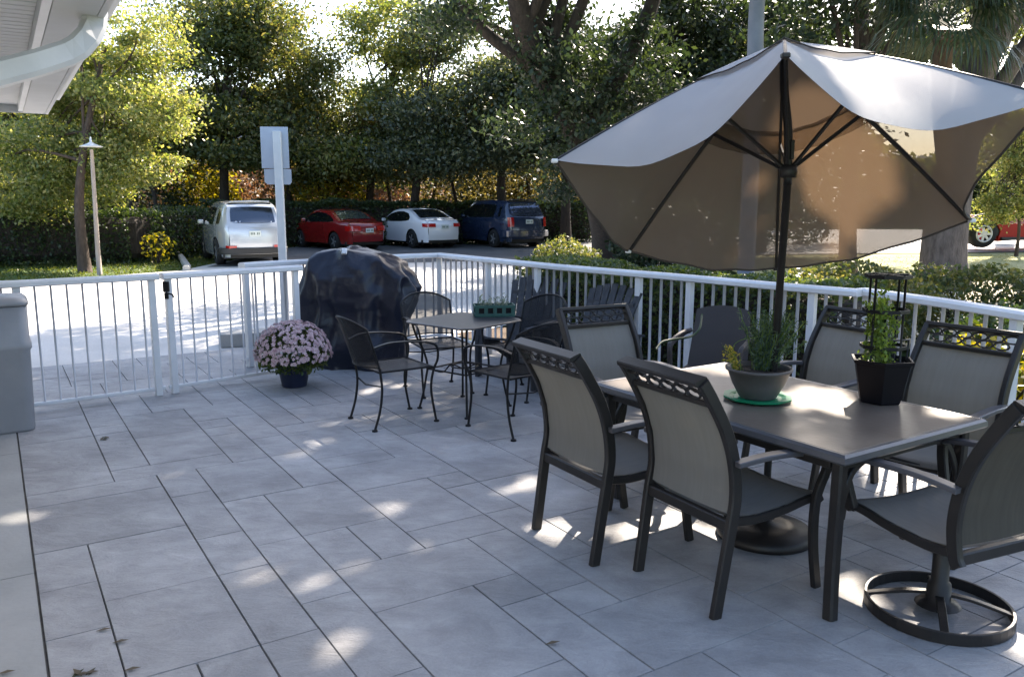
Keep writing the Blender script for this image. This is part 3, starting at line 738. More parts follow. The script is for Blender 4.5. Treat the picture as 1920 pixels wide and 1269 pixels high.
for i in range(85):
    a = rng.uniform(0, 2*PI); r0 = rng.uniform(0, .085); b0 = np.array([.045+r0*math.cos(a)*.8, .05+r0*math.sin(a)*.8, .13])
    lean = np.array([math.cos(a), math.sin(a), 0])*rng.uniform(0, .14)+np.array([.045, .02, 0]); h = rng.uniform(.12, .29)
    pts = [b0+lean*(s_**1.5)+np.array([0, 0, h*s_])+rng.normal(size=3)*.004 for s_ in np.linspace(0, 1, 7)]
    stems.tube([tuple(p) for p in pts], [.0022]*7, n=4)
    for s_ in np.linspace(.08, 1, 60):
        i0 = min(5, int(s_*6)); p = pts[i0]+(pts[i0+1]-pts[i0])*(s_*6-i0)
        LV.append(p+rng.normal(size=3)*.008)
stems.build('stems', M['vine'], pb)
quads_np('rosemary_leaves', leaf_quads(np.array(LV), .027, rng, ratio=.2, droop=-.6, up=0), M['herb'], pb)
stems = MB(); LV = []
for i in range(13):
    a = rng.uniform(1.8, 4.6); b0 = np.array([-.07+.05*math.cos(a), .02+.05*math.sin(a), .13])
    e = b0+np.array([math.cos(a)*rng.uniform(.02, .10), math.sin(a)*.05, rng.uniform(.03, .14)])
    pts = [b0, (b0+e)/2+np.array([0, 0, .03]), e]; stems.tube([tuple(p) for p in pts], .002, n=4)
    for s_ in np.linspace(0, 1, 14): LV.append(b0+(e-b0)*s_+rng.normal(size=3)*.006+np.array([0, 0, .03*math.sin(PI*s_)]))
stems.tube(cr([(-.07, .02, .13), (-.13, 0, .24), (-.10, .0, .285), (0, .02, .30), (.07, .03, .315)]), .0018, n=4)
stems.build('succulent_stems', M['vine'], pb)
quads_np('succulent_leaves', leaf_quads(np.array(LV), .017, rng, ratio=.7), M['yellowherb'], pb)
# black hexagonal pot with a wire cage
hc = G(1648, 752, ZT); hp = thing('hexagonal_planter', 'black hexagonal pot with a wire trellis cage and climbing plant on the table', 'planter', (hc.x, hc.y, ZT), R(12))
m = MB(); m.lathe([(.0, .0), (.096, .0), (.102, .008), (.140, .195), (.150, .198), (.154, .214), (.142, .216), (.134, .19), (.0, .18)], n=6, smooth=False, rot=R(0)); m.build('pot', M['black_pot'], hp)
MB().lathe([(.0, .183), (.132, .182)], n=6).build('soil', M['soil'], hp)
m = MB()
ths = [R(20+90*i) for i in range(4)]
for a in ths:
    m.tube([(.092*math.cos(a), .092*math.sin(a), .12), (.092*math.cos(a), .092*math.sin(a), .62)], .006, n=6)
for z in (.275, .45, .615):
    r_ = .105
    m.tube([(r_*math.cos(q), r_*math.sin(q), z) for q in [2*PI*i/8 for i in range(8)]], 1, flat=(.006, .017), up=(0, 0, 1), closed=True)
m.tube([(.0, -.0, .15), (0.0, 0.0, .44)], .006, n=6)
m.box((0, 0, .62), (.22, .02, .008)); m.box((0, 0, .62), (.02, .22, .007))
m.tube([(.135, 0, .2), (.14, 0, .30), (.05, .0, .30)], .005, n=6)
m.build('wire_trellis', M['black'], hp)
LV = []; stems = MB()
for i in range(16):
    a = rng.uniform(0, 2*PI); r0 = .05; x, y = -.03+r0*math.cos(a), r0*math.sin(a); pts = []
    for k in range(9):
        pts.append((x, y, .18+k*rng.uniform(.028, .045))); x += rng.normal()*.012; y += rng.normal()*.012
        for q in range(9): LV.append(np.array(pts[-1])+rng.normal(size=3)*.014)
    stems.tube(pts, .0018, n=4)
stems.build('stems', M['vine'], hp)
quads_np('leaves', leaf_quads(np.array(LV), .022, rng, ratio=.6), M['vine'], hp)

# ------------------------------------------------------------------ bistro set
BC = Vector((-.39, 6.64, 0))
bt_ = thing('bistro_table', 'black wrought iron bistro table with square clipped-corner top', 'table', BC, math.atan2(-.5, .0)+R(51))
def clipped(hs, c, z): return [(hs, -hs+c, z), (hs, hs-c, z), (hs-c, hs, z), (-hs+c, hs, z), (-hs, hs-c, z), (-hs, -hs+c, z), (-hs+c, -hs, z), (hs-c, -hs, z)]
m = MB(); loft(m, [clipped(.355, .07, .712), clipped(.365, .075, .716), clipped(.365, .075, .724), clipped(.355, .07, .728)], smooth=False); m.build('tabletop', mat('bistro_top', (.02, .02, .024), (.034, .033, .038), scale=20, rough=.38), bt_)
for k in range(4):
    a = PI/4+k*PI/2; c_, s_ = math.cos(a), math.sin(a)
    m = MB().tube(cr([(r_*c_, r_*s_, z) for r_, z in ((.42, .715), (.385, .60), (.33, .48), (.30, .36), (.315, .25), (.34, .12), (.37, .012))]), .0095, n=7)
    m.lathe([(.0, .014), (.02, .012), (.022, .0), (.0, 0)], c=(.37*c_, .37*s_, 0), n=10)
    m.tube(cr([(.30*c_, .30*s_, .34), (.18*c_, .18*s_, .30), (.11*c_, .11*s_, .36), (.02*c_, .02*s_, .33)]), .006, n=6)
    m.build('leg', M['black'], bt_)
m = MB(); m.tube([(.295*math.cos(q), .295*math.sin(q), .33) for q in [2*PI*i/4+PI/4 for i in range(4)]], .007, n=6, closed=True)
m.tube([(.11*math.cos(q), .11*math.sin(q), .35) for q in [2*PI*i/20 for i in range(20)]], .006, n=6, closed=True)
m.build('brace_ring', M['black'], bt_)
def bistro_chair(label):
    t = thing('bistro_chair', label, 'chair', group='black iron chairs round the bistro table')
    W = .225
    def bp(u, v):       # curved back panel; u across, v up
        a = (u-.5)*2; ztop = .84-.075*abs(a)**2.4; z = .47+(ztop-.47)*v
        return (a*(W+.012*v), -.245-.13*(z-.45)/.4+.085*(abs(a)**2)-.055, z)
    MB().grid(bp, 14, 10).build('back_mesh', M['meshmetal'], t)
    m = MB(); m.tube([bp(0, v/6) for v in range(7)]+[bp(i/14, 1) for i in range(1, 14)]+[bp(1, 1-v/6) for v in range(7)], .009, n=7)
    m.tube([bp(i/10, 0) for i in range(11)], .006, n=6); m.build('back_frame', M['black'], t)
    def sp_(u, v): return ((u-.5)*2*W*(.94+.06*v), -.22+.46*v, .435-.014*math.sin(PI*u)*math.sin(PI*v)-.01*(v > .96))
    MB().grid(sp_, 8, 10).build('seat_mesh', M['meshmetal'], t)
    m = MB(); q = [sp_(0, v/6) for v in range(7)]+[sp_(1, 1-v/6) for v in range(7)]; m.tube(q, .008, n=6, closed=True); m.build('seat_frame', M['black'], t)
    for s in (-1, 1):
        u_ = 0 if s < 0 else 1; e = bp(u_, .0)
        m = MB().tube(cr([e, (s*(W+.002), -.215, .42), (s*W, -.205, .30), (s*W, -.225, .15), (s*W, -.27, .01)]), .0095, n=7)
        m.lathe([(.0, .014), (.02, .012), (.022, .0), (.0, 0)], c=(s*W, -.272, 0), n=10); m.build('rear_leg', M['black'], t)
        m = MB().tube(cr([(s*(W+.03), .15, .635), (s*(W+.035), .235, .60), (s*(W+.02), .255, .50), (s*W, .225, .40), (s*W, .205, .25), (s*W, .245, .01)]), .0095, n=7)
        m.lathe([(.0, .014), (.02, .012), (.022, .0), (.0, 0)], c=(s*W, .247, 0), n=10); m.build('front_leg', M['black'], t)
        b_ = bp(u_, .52)
        m = MB().tube(cr([b_, (s*(W+.03), -.15, .655), (s*(W+.038), .02, .652), (s*(W+.03), .17, .632)]), 1, flat=(.036, .010), up=(0, 0, 1)); m.build('armrest', M['black'], t)
    MB().tube([(-W, -.21, .33), (0, -.235, .31), (W, -.21, .33)], .006, n=6).build('stretcher', M['black'], t)
    return t
def face(o, c, tgt): o.location = (c[0], c[1], 0); o.rotation_euler.z = rz_facing(Vector((tgt[0]-c[0], tgt[1]-c[1], 0)))
b1 = bistro_chair('black iron chair seen from behind-left, nearest to the potted mum'); b1.location = (-.915, 6.255, 0); b1.rotation_euler.z = rz_facing(Vector((.83, .56, 0)))
def bc2(label, loc, d):
    c = copy_tree(b1); c['label'] = label; c.location = (*loc, 0); c.rotation_euler.z = rz_facing(Vector((*d, 0))); return c
bc2('black iron chair with rounded mesh back in front of the covered grill', (-.66, 7.26), (.42, -.9))
bc2('black iron chair behind the bistro table beside the green planter', (.10, 7.12), (-.62, -.78))
bc2('black iron chair between the bistro table and the sling chairs', (-.0, 6.03), (-.66, .75))
# green planter tray on the bistro table
gp = G(926, 592, .73); gt = thing('planter_tray', 'low green wooden tray with small pale plants on the bistro table', 'planter', (gp.x, gp.y+.02, .729), R(8))
m = MB(); m.box((0, 0, .006), (.33, .17, .012))
for s in (-1, 1):
    m.box((0, s*.082, .085), (.34, .012, .022)); m.box((0, s*.082, .018), (.34, .012, .02)); m.box((s*.166, 0, .085), (.012, .15, .022)); m.box((s*.166, 0, .018), (.012, .15, .02))
    for k in range(5): m.box((-.15+k*.075, s*.081, .05), (.03, .008, .08))
m.build('tray', M['green_wood'], gt)
MB().box((0, 0, .045), (.30, .145, .06)).build('inner_box', M['black_pot'], gt)
LV = [];
for i in range(26):
    a = rng.uniform(-.13, .13); b = rng.uniform(-.05, .05); h = rng.uniform(.03, .11)
    for s_ in np.linspace(0, 1, 12): LV.append([a+rng.normal()*.012, b+rng.normal()*.012, .08+h*s_])
quads_np('leaves', leaf_quads(np.array(LV), .03, rng, ratio=.35), leafmat('silver_leaf', [(.16, .2, .15), (.3, .33, .27), (.08, .13, .07)], trans=.3, tcol=(1.2, 1.2, .9)), gt)

# ------------------------------------------------------------------ wooden slat chairs and brown chair
def slat_chair(label, loc, rz):
    t = thing('slat_chair', label, 'chair', loc, rz, group='grey wooden slat chairs by the fence')
    for k in range(7):
        a = (k-3)/3; m = MB()
        x0, x1 = a*.19, a*.27; zt = .93-.06*a*a
        m.tube([(x0, -.10, .24), (x0*1.15, -.2, .45), (x1, -.40, zt)], 1, flat=(.07, .016), up=(0, 1, .3)); m.build('back_slat', M['old_wood'], t)
    m = MB(); m.box((0, -.22, .48), (.50, .03, .06)); m.box((0, -.34, .75), (.52, .022, .05)); m.build('back_rail', M['old_wood'], t)
    for k in range(6):
        MB().box((0, -.12+k*.085, .285+k*.018), (.52, .075, .018), rot=Matrix.Rotation(R(12), 3, 'X')).build('seat_slat', M['old_wood'], t)
    for s in (-1, 1):
        MB().tube(cr([(s*.33, -.34, .50), (s*.345, -.1, .535), (s*.35, .2, .555), (s*.34, .38, .55)]), 1, flat=(.11, .02), up=(0, 0, 1)).build('armrest', M['old_wood'], t)
        MB().box((s*.31, .33, .27), (.03, .09, .54)).build('front_leg', M['old_wood'], t)
        MB().tube([(s*.27, .36, .36), (s*.27, 0, .25), (s*.27, -.42, .04)], 1, flat=(.03, .10), up=(0, 0, 1)).build('side_rail', M['old_wood'], t)
        MB().box((s*.31, -.33, .25), (.03, .07, .5)).build('rear_leg', M['old_wood'], t)
    return t
sl1 = slat_chair('grey wooden slat chair directly behind the green planter tray', (.10, 8.02, 0), rz_facing(Vector((-.45, -.9, 0))))
sl2 = copy_tree(sl1); sl2['label'] = 'grey wooden slat chair behind the far left sling chair'; sl2.location = (.66, 7.25, 0); sl2.rotation_euler.z = rz_facing(Vector((-.72, -.69, 0)))
bch = thing('resin_chair', 'dark brown solid-backed chair against the railing behind the table', 'chair', (1.46, 5.95, 0), rz_facing(Vector((-.45, -.9, 0))))
def rb_(u, v):
    a = (u-.5)*2; z = .43+v*(.46-.035*a*a); return (a*(.225-.02*v), -.22-.16*v+.03*a*a, z)
m = MB().grid(rb_, 10, 10); m.grid(lambda u, v: tuple(Vector(rb_(u, v))+Vector((0, -.018, 0))), 10, 10, flip=True); m.build('backrest', M['brown_plastic'], bch)
m = MB().box((0, 0, .43), (.47, .46, .03), bev=.01); m.build('seat', M['brown_plastic'], bch)
for s in (-1, 1):
    MB().tube(cr([(s*.225, -.25, .70), (s*.255, -.15, .69), (s*.26, .12, .67), (s*.25, .22, .64), (s*.245, .22, .45), (s*.25, .25, 0)]), 1, flat=(.03, .045), up=(0, 1, .2)).build('arm_and_leg', M['brown_plastic'], bch)
    MB().tube([(s*.22, -.22, .43), (s*.235, -.30, 0)], 1, flat=(.03, .045), up=(0, 1, 0)).build('rear_leg', M['brown_plastic'], bch)
hz = MB().tube(cr([G(1230, 655, .75)+Vector((.0, .0, 0)), G(1240, 642, .78), G(1258, 637, .79), G(1285, 633, .80), G(1300, 628, .80), G(1312, 615, .84), G(1316, 590, .9)]), .008, n=7)
tag(hz.build('plant_stem', M['lf_hedge']), 'thin dark green stem arching along the railing beside the brown chair', 'stem')

# ------------------------------------------------------------------ covered grill
gr = thing('covered_grill', 'barbecue grill under a wrinkled dark navy vinyl cover beside the bistro table', 'grill', (-1.57, 8.45, 0), R(-12))
# left/right outline heights (z -> x extents) in metres
OUT = [(.0, -.50, .44), (.12, -.53, .46), (.3, -.57, .47), (.5, -.60, .52), (.68, -.63, .60), (.8, -.62, .64), (.92, -.60, .60), (1.02, -.57, .50), (1.10, -.50, .38), (1.16, -.42, .24), (1.19, -.30, .05)]
def out(z):
    for a, b in zip(OUT, OUT[1:]):
        if a[0] <= z <= b[0]:
            f = (z-a[0])/(b[0]-a[0]); return a[1]+(b[1]-a[1])*f, a[2]+(b[2]-a[2])*f
    return OUT[-1][1:]
from mathutils import noise
def gfn(u, v):
    # v: 0 bottom .. 1 top centre
    if v < .85: z = 1.19*(v/.85); k = 1
    else: z = 1.19; k = 1-(v-.85)/.15
    l, r_ = out(z); cx = (l+r_)/2; hx = (r_-l)/2*k+.001; dep = (.34 if z < .7 else .34-.12*((z-.7)/.49)**1.5)*k+.001
    q = 2*PI*u; ex = .55
    cxx = abs(math.cos(q))**ex*(1 if math.cos(q) > 0 else -1); syy = abs(math.sin(q))**ex*(1 if math.sin(q) > 0 else -1)
    p = Vector((cx+hx*cxx, dep*syy, z))
    if z >= 1.19: p.z += .015*(1-k)
    v1 = noise.voronoi(Vector((p.x*3.4+p.z*.8+2, p.y*3.4, p.z*1.5-p.x*.7)))[0]; v2 = noise.voronoi(Vector((p.x*7.5-p.z*1.2, p.y*7.5+3, p.z*4.2)))[0]
    n1 = noise.noise(Vector((p.x*3+3, p.y*3, p.z*1.4)))
    d = -.055+.085*(v1[1]-v1[0]-.35)*-1+.12*(v1[0]-.35)+.06*(v2[0]-.3)+.03*n1
    out_ = Vector((cxx, syy, .0)).normalized() if k > .6 else Vector((0, 0, 1))
    p += out_*d*(1 if k > .6 else .7)
    return tuple(p)
m = MB().grid(gfn, 150, 100); m.build('vinyl_cover', M['cover'], gr)
m = MB().tube(cr([(-.08, -.20, 1.19), (-.04, -.24, 1.20), (-.03, -.28, 1.16)]), 1, flat=(.05, .022), up=(0, 0, 1)); m.build('strap', M['white'], gr)

# ------------------------------------------------------------------ potted mum
mp_ = G(547, 728); mu = thing('potted_mum', 'pale pink chrysanthemum dome in a navy pot in front of the gate', 'potted plant', (mp_.x, mp_.y+.1, 0))
m = MB().lathe([(.0, 0), (.105, 0), (.112, .01), (.148, .20), (.160, .205), (.162, .232), (.148, .234), (.14, .2), (0, .2)], n=28); m.build('pot', M['navy_pot'], mu)
FL = []; LF = []
for i in range(820):
    th = rng.uniform(0, 2*PI); cz = rng.uniform(-.12, 1); r0 = math.sqrt(max(0, 1-cz*cz))
    n_ = np.array([r0*math.cos(th), r0*math.sin(th), cz]); c = n_*np.array([.335, .335, .30])*rng.uniform(.94, 1.04)+np.array([0, 0, .30])
    t1 = np.cross(n_, [0.1, .2, 1.]); t1 /= np.linalg.norm(t1); t2 = np.cross(n_, t1)
    rr_ = rng.uniform(.017, .029)
    for ring_, (tilt, rs) in enumerate(((.25, 1), (.8, .62))):
        for k in range(7):
            q = 2*PI*(k+.5*ring_)/7+rng.normal()*.15; d = (t1*math.cos(q)+t2*math.sin(q)); s2 = np.cross(n_, d)
            a = c+n_*.004*ring_; tipp = c+(d*math.cos(tilt)+n_*math.sin(tilt))*rr_*rs; mid = c+(d*math.cos(tilt)*.6+n_*math.sin(tilt)*.5)*rr_*rs
            FL.append([a, mid+s2*rr_*.24, tipp, mid-s2*rr_*.24])
quads_np('flowers', np.array(FL), M['petal'], mu)
for i in range(2600):
    v = rng.normal(size=3); v /= np.linalg.norm(v); rad = rng.uniform(.55, .98)
    p = v*np.array([.335, .335, .29])*rad+np.array([0, 0, .30])
    if p[2] > .16: LF.append(p)
quads_np('leaves', leaf_quads(np.array(LF), .05, rng, ratio=.5), M['mumleaf'], mu)

# ------------------------------------------------------------------ fallen leaves
for i, (px, py, lab) in enumerate([(197, 823, 'dark curled leaf on the paving right of the grey bin'), (110, 868, 'tiny dark leaf on the paving below the grey bin'), (195, 1182, 'narrow dry leaf on the paving at lower left, further from us'),
                     (226, 1204, 'narrow dry leaf on the paving at lower left, nearer to us'), (248, 1256, 'long dry leaf at the bottom left edge of the picture'), (156, 1262, 'small dry twig of leaves at the bottom left corner'),
                     (1036, 1207, 'small dark leaf on the paving in front of the dining chairs'), (12, 1262, 'dry leaf on the smooth concrete strip in the bottom left corner')]):
    g_ = G(px, py); rg = np.random.default_rng(i); nq = 5 if i in (0, 5) else 1; V = []
    for k in range(nq):
        a = rg.uniform(0, PI) if i in (0, 5) else .2; L_ = .032 if i != 1 else .014; c = np.array([g_.x, g_.y, .006])+(rg.normal(size=3)*[.014, .014, .003] if nq > 1 else 0); d = np.array([math.cos(a), math.sin(a), .12]); s_ = np.array([-math.sin(a), math.cos(a), .25])
        V.append([c-d*L_, c+s_*L_*.35, c+d*L_, c-s_*L_*.35*[1, 1, -1]])
    tag(quads_np('fallen_leaf', np.array(V), M['deadleaf']), lab, 'leaf')

# ------------------------------------------------------------------ cars
def car(name, label, prof, Wd, wheels, wr, paint, sidewin, rearwin, belt, loc, az, tail='corner', plate_z=.75, rearglass_mat=None, group=None, lamps=None, low=.24, bumper=None, spoiler=False, tumble=.24):
    """prof: rear-bottom over roof to front-bottom as (y, z); local +y is forward"""
    t = thing(name, label, 'car', loc, -az, group=group)
    P = cr([(0, y, z) for y, z in prof], 4); ys = [p.y for p in prof_v(prof)]
    y0, y1 = min(p.y for p in P), max(p.y for p in P); L = y1-y0; yc = (y0+y1)/2
    zmax = max(p.z for p in P)
    def Wf(y, z):
        q = abs((y-yc)/(L/2)); pl = 1-.20*min(1, q)**5-.05*q*q
        if z > belt: tb_ = 1-tumble*((z-belt)/(zmax-belt))**1.15
        else: tb_ = 1-.05*((belt-z)/belt)**2+.012*math.sin(PI*min(1, z/belt))
        return Wd/2*pl*tb_
    def bot(y):
        b = low
        for wy in wheels:
            d = abs(y-wy)
            if d < wr+.07: b = max(b, wr+math.sqrt(max(0, (wr+.07)**2-d*d))*.98)
        return b
    m = MB()
    # sides: columns at each profile station, bottom to profile height
    stations = sorted(set([round(y0+.02+(L-.04)*i/56, 4) for i in range(57)]))
    def top(y):
        best = 0
        for a, b in zip(P, P[1:]):
            lo, hi = (a, b) if a.y <= b.y else (b, a)
            if lo.y <= y <= hi.y and hi.y-lo.y > 1e-6:
                best = max(best, lo.z+(hi.z-lo.z)*(y-lo.y)/(hi.y-lo.y))
        return best
    nz = 14
    RP = [(a, b) for a, b in zip(P, P[1:]) if b.z > a.z and a.y < yc]
    def rear_y(z):
        for a, b in RP:
            if a.z <= z <= b.z: return a.y+(b.y-a.y)*(z-a.z)/(b.z-a.z)
        return y0
    for s in (-1, 1):
        vs = []
        for y in stations:
            b, tz = bot(y), top(y); tz = max(tz, b+.01)
            for j in range(nz+1):
                f = j/nz; z = b+(tz-b)*f; ww = Wf(y, z)
                e_ = min(1, max(0, y-rear_y(z)-.01)/.10); ww -= .05*max((1-min(1, (tz-z)/.07))**2, (1-e_)**2)
                vs.append((s*ww, y, z))
        fs = []
        for i in range(len(stations)-1):
            for j in range(nz):
                a = i*(nz+1)+j; q = (a, a+1, a+nz+2, a+nz+1); fs.append(q if s < 0 else q[::-1])
        m.add(vs, fs, True)
    # top/front/rear skin across
    vs = []; nx = 12
    for p in P:
        ww = Wf(p.y, p.z)-.05
        for j in range(nx+1):
            a = (j/nx-.5)*2; crown = .035*(1-a*a)
            # push the ends out along y, the roof out along z
            ey = 0; 
            if p.y < y0+.35 and p.z < belt+.12: ey = -.10*(1-a*a)
            if p.y > y1-.35 and p.z < belt: ey = .16*(1-a*a)
            vs.append((a*ww, p.y+ey, p.z+(crown if p.z > .5 and ey == 0 else 0)))
    fs = [(i*(nx+1)+j, (i+1)*(nx+1)+j, (i+1)*(nx+1)+j+1, i*(nx+1)+j+1) for i in range(len(P)-1) for j in range(nx)]
    m.add(vs, fs, True)
    m.build('body', paint, t)
    MB().box((0, yc, low+.02), (Wd*.86, L*.9, .12)).build('underbody', M['trim'], t)
    for s in (-1, 1):       # side glass: list of (y, z_low, z_high)
        for win in sidewin:
            mm = MB(); vs = []
            for (y, za, zb_) in win:
                for j in range(5):
                    z = za+(zb_-za)*j/4; vs.append((s*(Wf(y, z)+.006), y, z))
            fs = [(i*5+j, i*5+j+1, (i+1)*5+j+1, (i+1)*5+j) for i in range(len(win)-1) for j in range(4)]
            mm.add(vs, fs, True); mm.build('side_window', M['glass'], t)
    # rear glass on the profile between two heights, offset outwards
    def rear_strip(za, zb_, fx, off, n=8):
        vs = []; ys_ = []
        pts = [p for p in P if za-.001 <= p.z <= zb_+.001 and p.y < yc-.2]
        pts = sorted(pts, key=lambda p: p.z)
        def at(z):
            rear = [(a, b) for a, b in zip(P, P[1:]) if b.z >= a.z and a.y < yc]
            for a, b in rear:
                if a.z <= z <= b.z and b.z > a.z: return a.y+(b.y-a.y)*(z-a.z)/(b.z-a.z)
            return pts[0].y if pts else y0
        return at
    at = rear_strip(*rearwin[:2], 0, 0)
    mm = MB(); vs = []; nzr = 6
    for i in range(nzr+1):
        z = rearwin[0]+(rearwin[1]-rearwin[0])*i/nzr; y = at(z)
        ww = (Wf(y, z)-.05)*rearwin[2]
        for j in range(13):
            a = (j/12-.5)*2; ey = -.10*(1-a*a) if (y < y0+.35 and z < belt+.12) else 0
            vs.append((a*ww, y+ey-.014, z+.035*(1-a*a*rearwin[2]**2)*(ey == 0)+.010))
    mm.add(vs, [(i*13+j, (i+1)*13+j, (i+1)*13+j+1, i*13+j+1) for i in range(nzr) for j in range(12)], True); mm.build('rear_window', M['glass'] if not rearglass_mat else rearglass_mat, t)
    if spoiler:
        z = zmax-.02; y = at(z-.05)
        MB().tube([(-(Wf(y, z))*.78, y+.10, z+.02), (0, y-.01, z+.045), (Wf(y, z)*.78, y+.10, z+.02)], 1, flat=(.20, .035), up=(0, 0, 1)).build('spoiler', paint, t)
        MB().box((0, y-.03, z-.035), (Wd*.6, .03, .05)).build('spoiler_shadow_trim', M['trim'], t)
    # tail lights
    for s in (-1, 1):
        mm = MB(); za, zb_, wl, dl = lamps; vs = []
        ycn = at((za+zb_)/2)
        path = []
        for k in range(5): # along the rear face then round the corner
            x = Wf(ycn+.03, za)-.02-wl*(1-k/4.0)
            a = x/(Wd/2); path.append((x, at((za+zb_)/2)-.10*(1-min(1, a*a*1.1))-.022))
        for k in range(1, 5):
            y = ycn+dl*k/4; path.append((Wf(y, za)+.008, y))
        for (x, y) in path:
            for j in range(3): vs.append((s*x, y+ (at(za+(zb_-za)*j/2)-ycn)*.5, za+(zb_-za)*j/2))
        mm.add(vs, [(i*3+j, (i+1)*3+j, (i+1)*3+j+1, i*3+j+1) for i in range(len(path)-1) for j in range(2)], True)
        mm.build('taillight', M['taillight'], t)
    pl = MB().box((0, at(plate_z)-.125, plate_z), (.31, .012, .155), bev=.004).build('licence_plate', M['plate'], t)
    m4 = MB()
    for k in range(6):
        if k != 3: m4.box((-.105+k*.042, at(plate_z)-.1325, plate_z), (.022, .004, .06))
    m4.build('plate_characters', M['plateink'], pl)
    if bumper:
        za, zb_, bm_ = bumper; mm = MB(); mm.tube(cr([(-Wd*.47, y0+.42, (za+zb_)/2), (-Wd*.44, y0+.08, (za+zb_)/2), (-Wd*.25, y0-.07, (za+zb_)/2), (0, y0-.10, (za+zb_)/2), (Wd*.25, y0-.07, (za+zb_)/2), (Wd*.44, y0+.08, (za+zb_)/2), (Wd*.47, y0+.42, (za+zb_)/2)]), 1, flat=(.10, zb_-za), up=(0, 0, 1)); mm.build('rear_bumper', bm_, t)
    for s in (-1, 1):
        my = y1-L*.33
        MB().box((s*(Wf(my, belt)+.09), my, belt+.06), (.17, .10, .13), bev=.03).build('mirror', paint, t)
    wbm = None
    for wy in wheels:
        for s in (-1, 1):
            mm = MB(); sec = [(wr*.62, -.10), (wr*.93, -.105), (wr, -.075), (wr, .075), (wr*.93, .105), (wr*.62, .10)]
            nseg = 28; vs = []
            for r_, x in sec:
                for j in range(nseg): q = 2*PI*j/nseg; vs.append((x, r_*math.cos(q), r_*math.sin(q)))
            mm.add(vs, [(i*nseg+j, i*nseg+(j+1) % nseg, (i+1)*nseg+(j+1) % nseg, (i+1)*nseg+j) for i in range(5) for j in range(nseg)], True)
            wh = link(bpy.data.objects.new('wheel', None)); wh.parent = t; wh.location = (s*(Wd/2-.115), wy, wr); wh.empty_display_size = .1
            mm.build('tyre', M['tyre'], wh)
            mm = MB(); vs = []
            for r_, x in ((wr*.66, .06), (wr*.64, .085), (wr*.56, .06), (0, .075)):
                for j in range(nseg): q = 2*PI*j/nseg; vs.append((s*x, r_*math.cos(q), r_*math.sin(q)))
            mm.add(vs, [(i*nseg+j, i*nseg+(j+1) % nseg, (i+1)*nseg+(j+1) % nseg, (i+1)*nseg+j) for i in range(3) for j in range(nseg)], True)
            mm.build('rim', M['trim'], wh)
            mm = MB()
            for k in range(5):
                q = 2*PI*(k+.5)/5; mm.box((s*.088, math.cos(q)*wr*.27, math.sin(q)*wr*.27), (.012, wr*.60, wr*.15), rot=Matrix.Rotation(q, 3, 'X'))
            mm.build('spokes', M['rim'], wh)
            mm = MB(); r_ = wr+.06
            mm.lathe([(0, 0)], n=3) if False else None
            vs = [(0, 0, 0)]+[(0, r_*math.cos(2*PI*j/24), r_*math.sin(2*PI*j/24)) for j in range(24)]
            mm.add([(x-s*.13, y, z) for x, y, z in vs], [(0, 1+j, 1+(j+1) % 24) for j in range(24)]); mm.build('wheel_well', M['trim'], wh)
    return t
def prof_v(p): return [Vector((0, a, b)) for a, b in p]
CG = 'cars parked in a row facing the hedge'
def park(px, py, az, L, z=-.15):
    g_ = G(px, py, z); h = Vector((math.sin(az), math.cos(az), 0)); c = g_+h*(L/2); return (c.x, c.y, z+.016)
az = R(-27)
car('suv', 'silver SUV parked at the left end of the row', [(-2.28, .32), (-2.32, .55), (-2.30, .95), (-2.22, 1.12), (-2.02, 1.42), (-1.85, 1.64), (-1.2, 1.72), (-.2, 1.73), (.45, 1.62), (1.0, 1.14), (1.25, 1.08), (2.0, .98), (2.25, .80), (2.3, .45), (2.25, .3)], 1.88, (-1.38, 1.38), .36, M['silver'],
    [[(-1.80, 1.15, 1.38), (-1.6, 1.13, 1.52), (-.9, 1.11, 1.58), (-.05, 1.11, 1.59), (.40, 1.10, 1.52), (.85, 1.10, 1.16)]], (1.16, 1.56, .86), 1.08, park(480, 499, az, 4.6), az, plate_z=.88, lamps=(.44, .56, .20, .12), bumper=(.33, .50, M['trim']), spoiler=True, group=CG, rearglass_mat=mat('bright_rear_glass', (.10, .12, .15), rough=.05, metal=.85))
az = R(-40)
car('sedan', 'red four-door sedan parked between the silver SUV and the white coupe', [(-2.25, .32), (-2.30, .55), (-2.27, .80), (-2.15, .98), (-1.75, 1.02), (-1.55, 1.05), (-1.0, 1.30), (-.6, 1.40), (.1, 1.42), (.55, 1.34), (1.15, 1.0), (1.6, .93), (2.05, .80), (2.25, .62), (2.27, .35)], 1.76, (-1.33, 1.32), .32, M['redp'],
    [[(-1.32, 1.03, 1.08), (-1.0, 1.0, 1.22), (-.5, .99, 1.32), (.1, .98, 1.34), (.5, .98, 1.27), (.98, .98, 1.03)]], (1.07, 1.36, .84), .98, park(690, 471, az, 4.5), az, plate_z=.72, lamps=(.70, .88, .34, .25), group=CG, rearglass_mat=mat('sky_rear_glass', (.16, .20, .19), rough=.05, metal=.8))
az = R(-34)
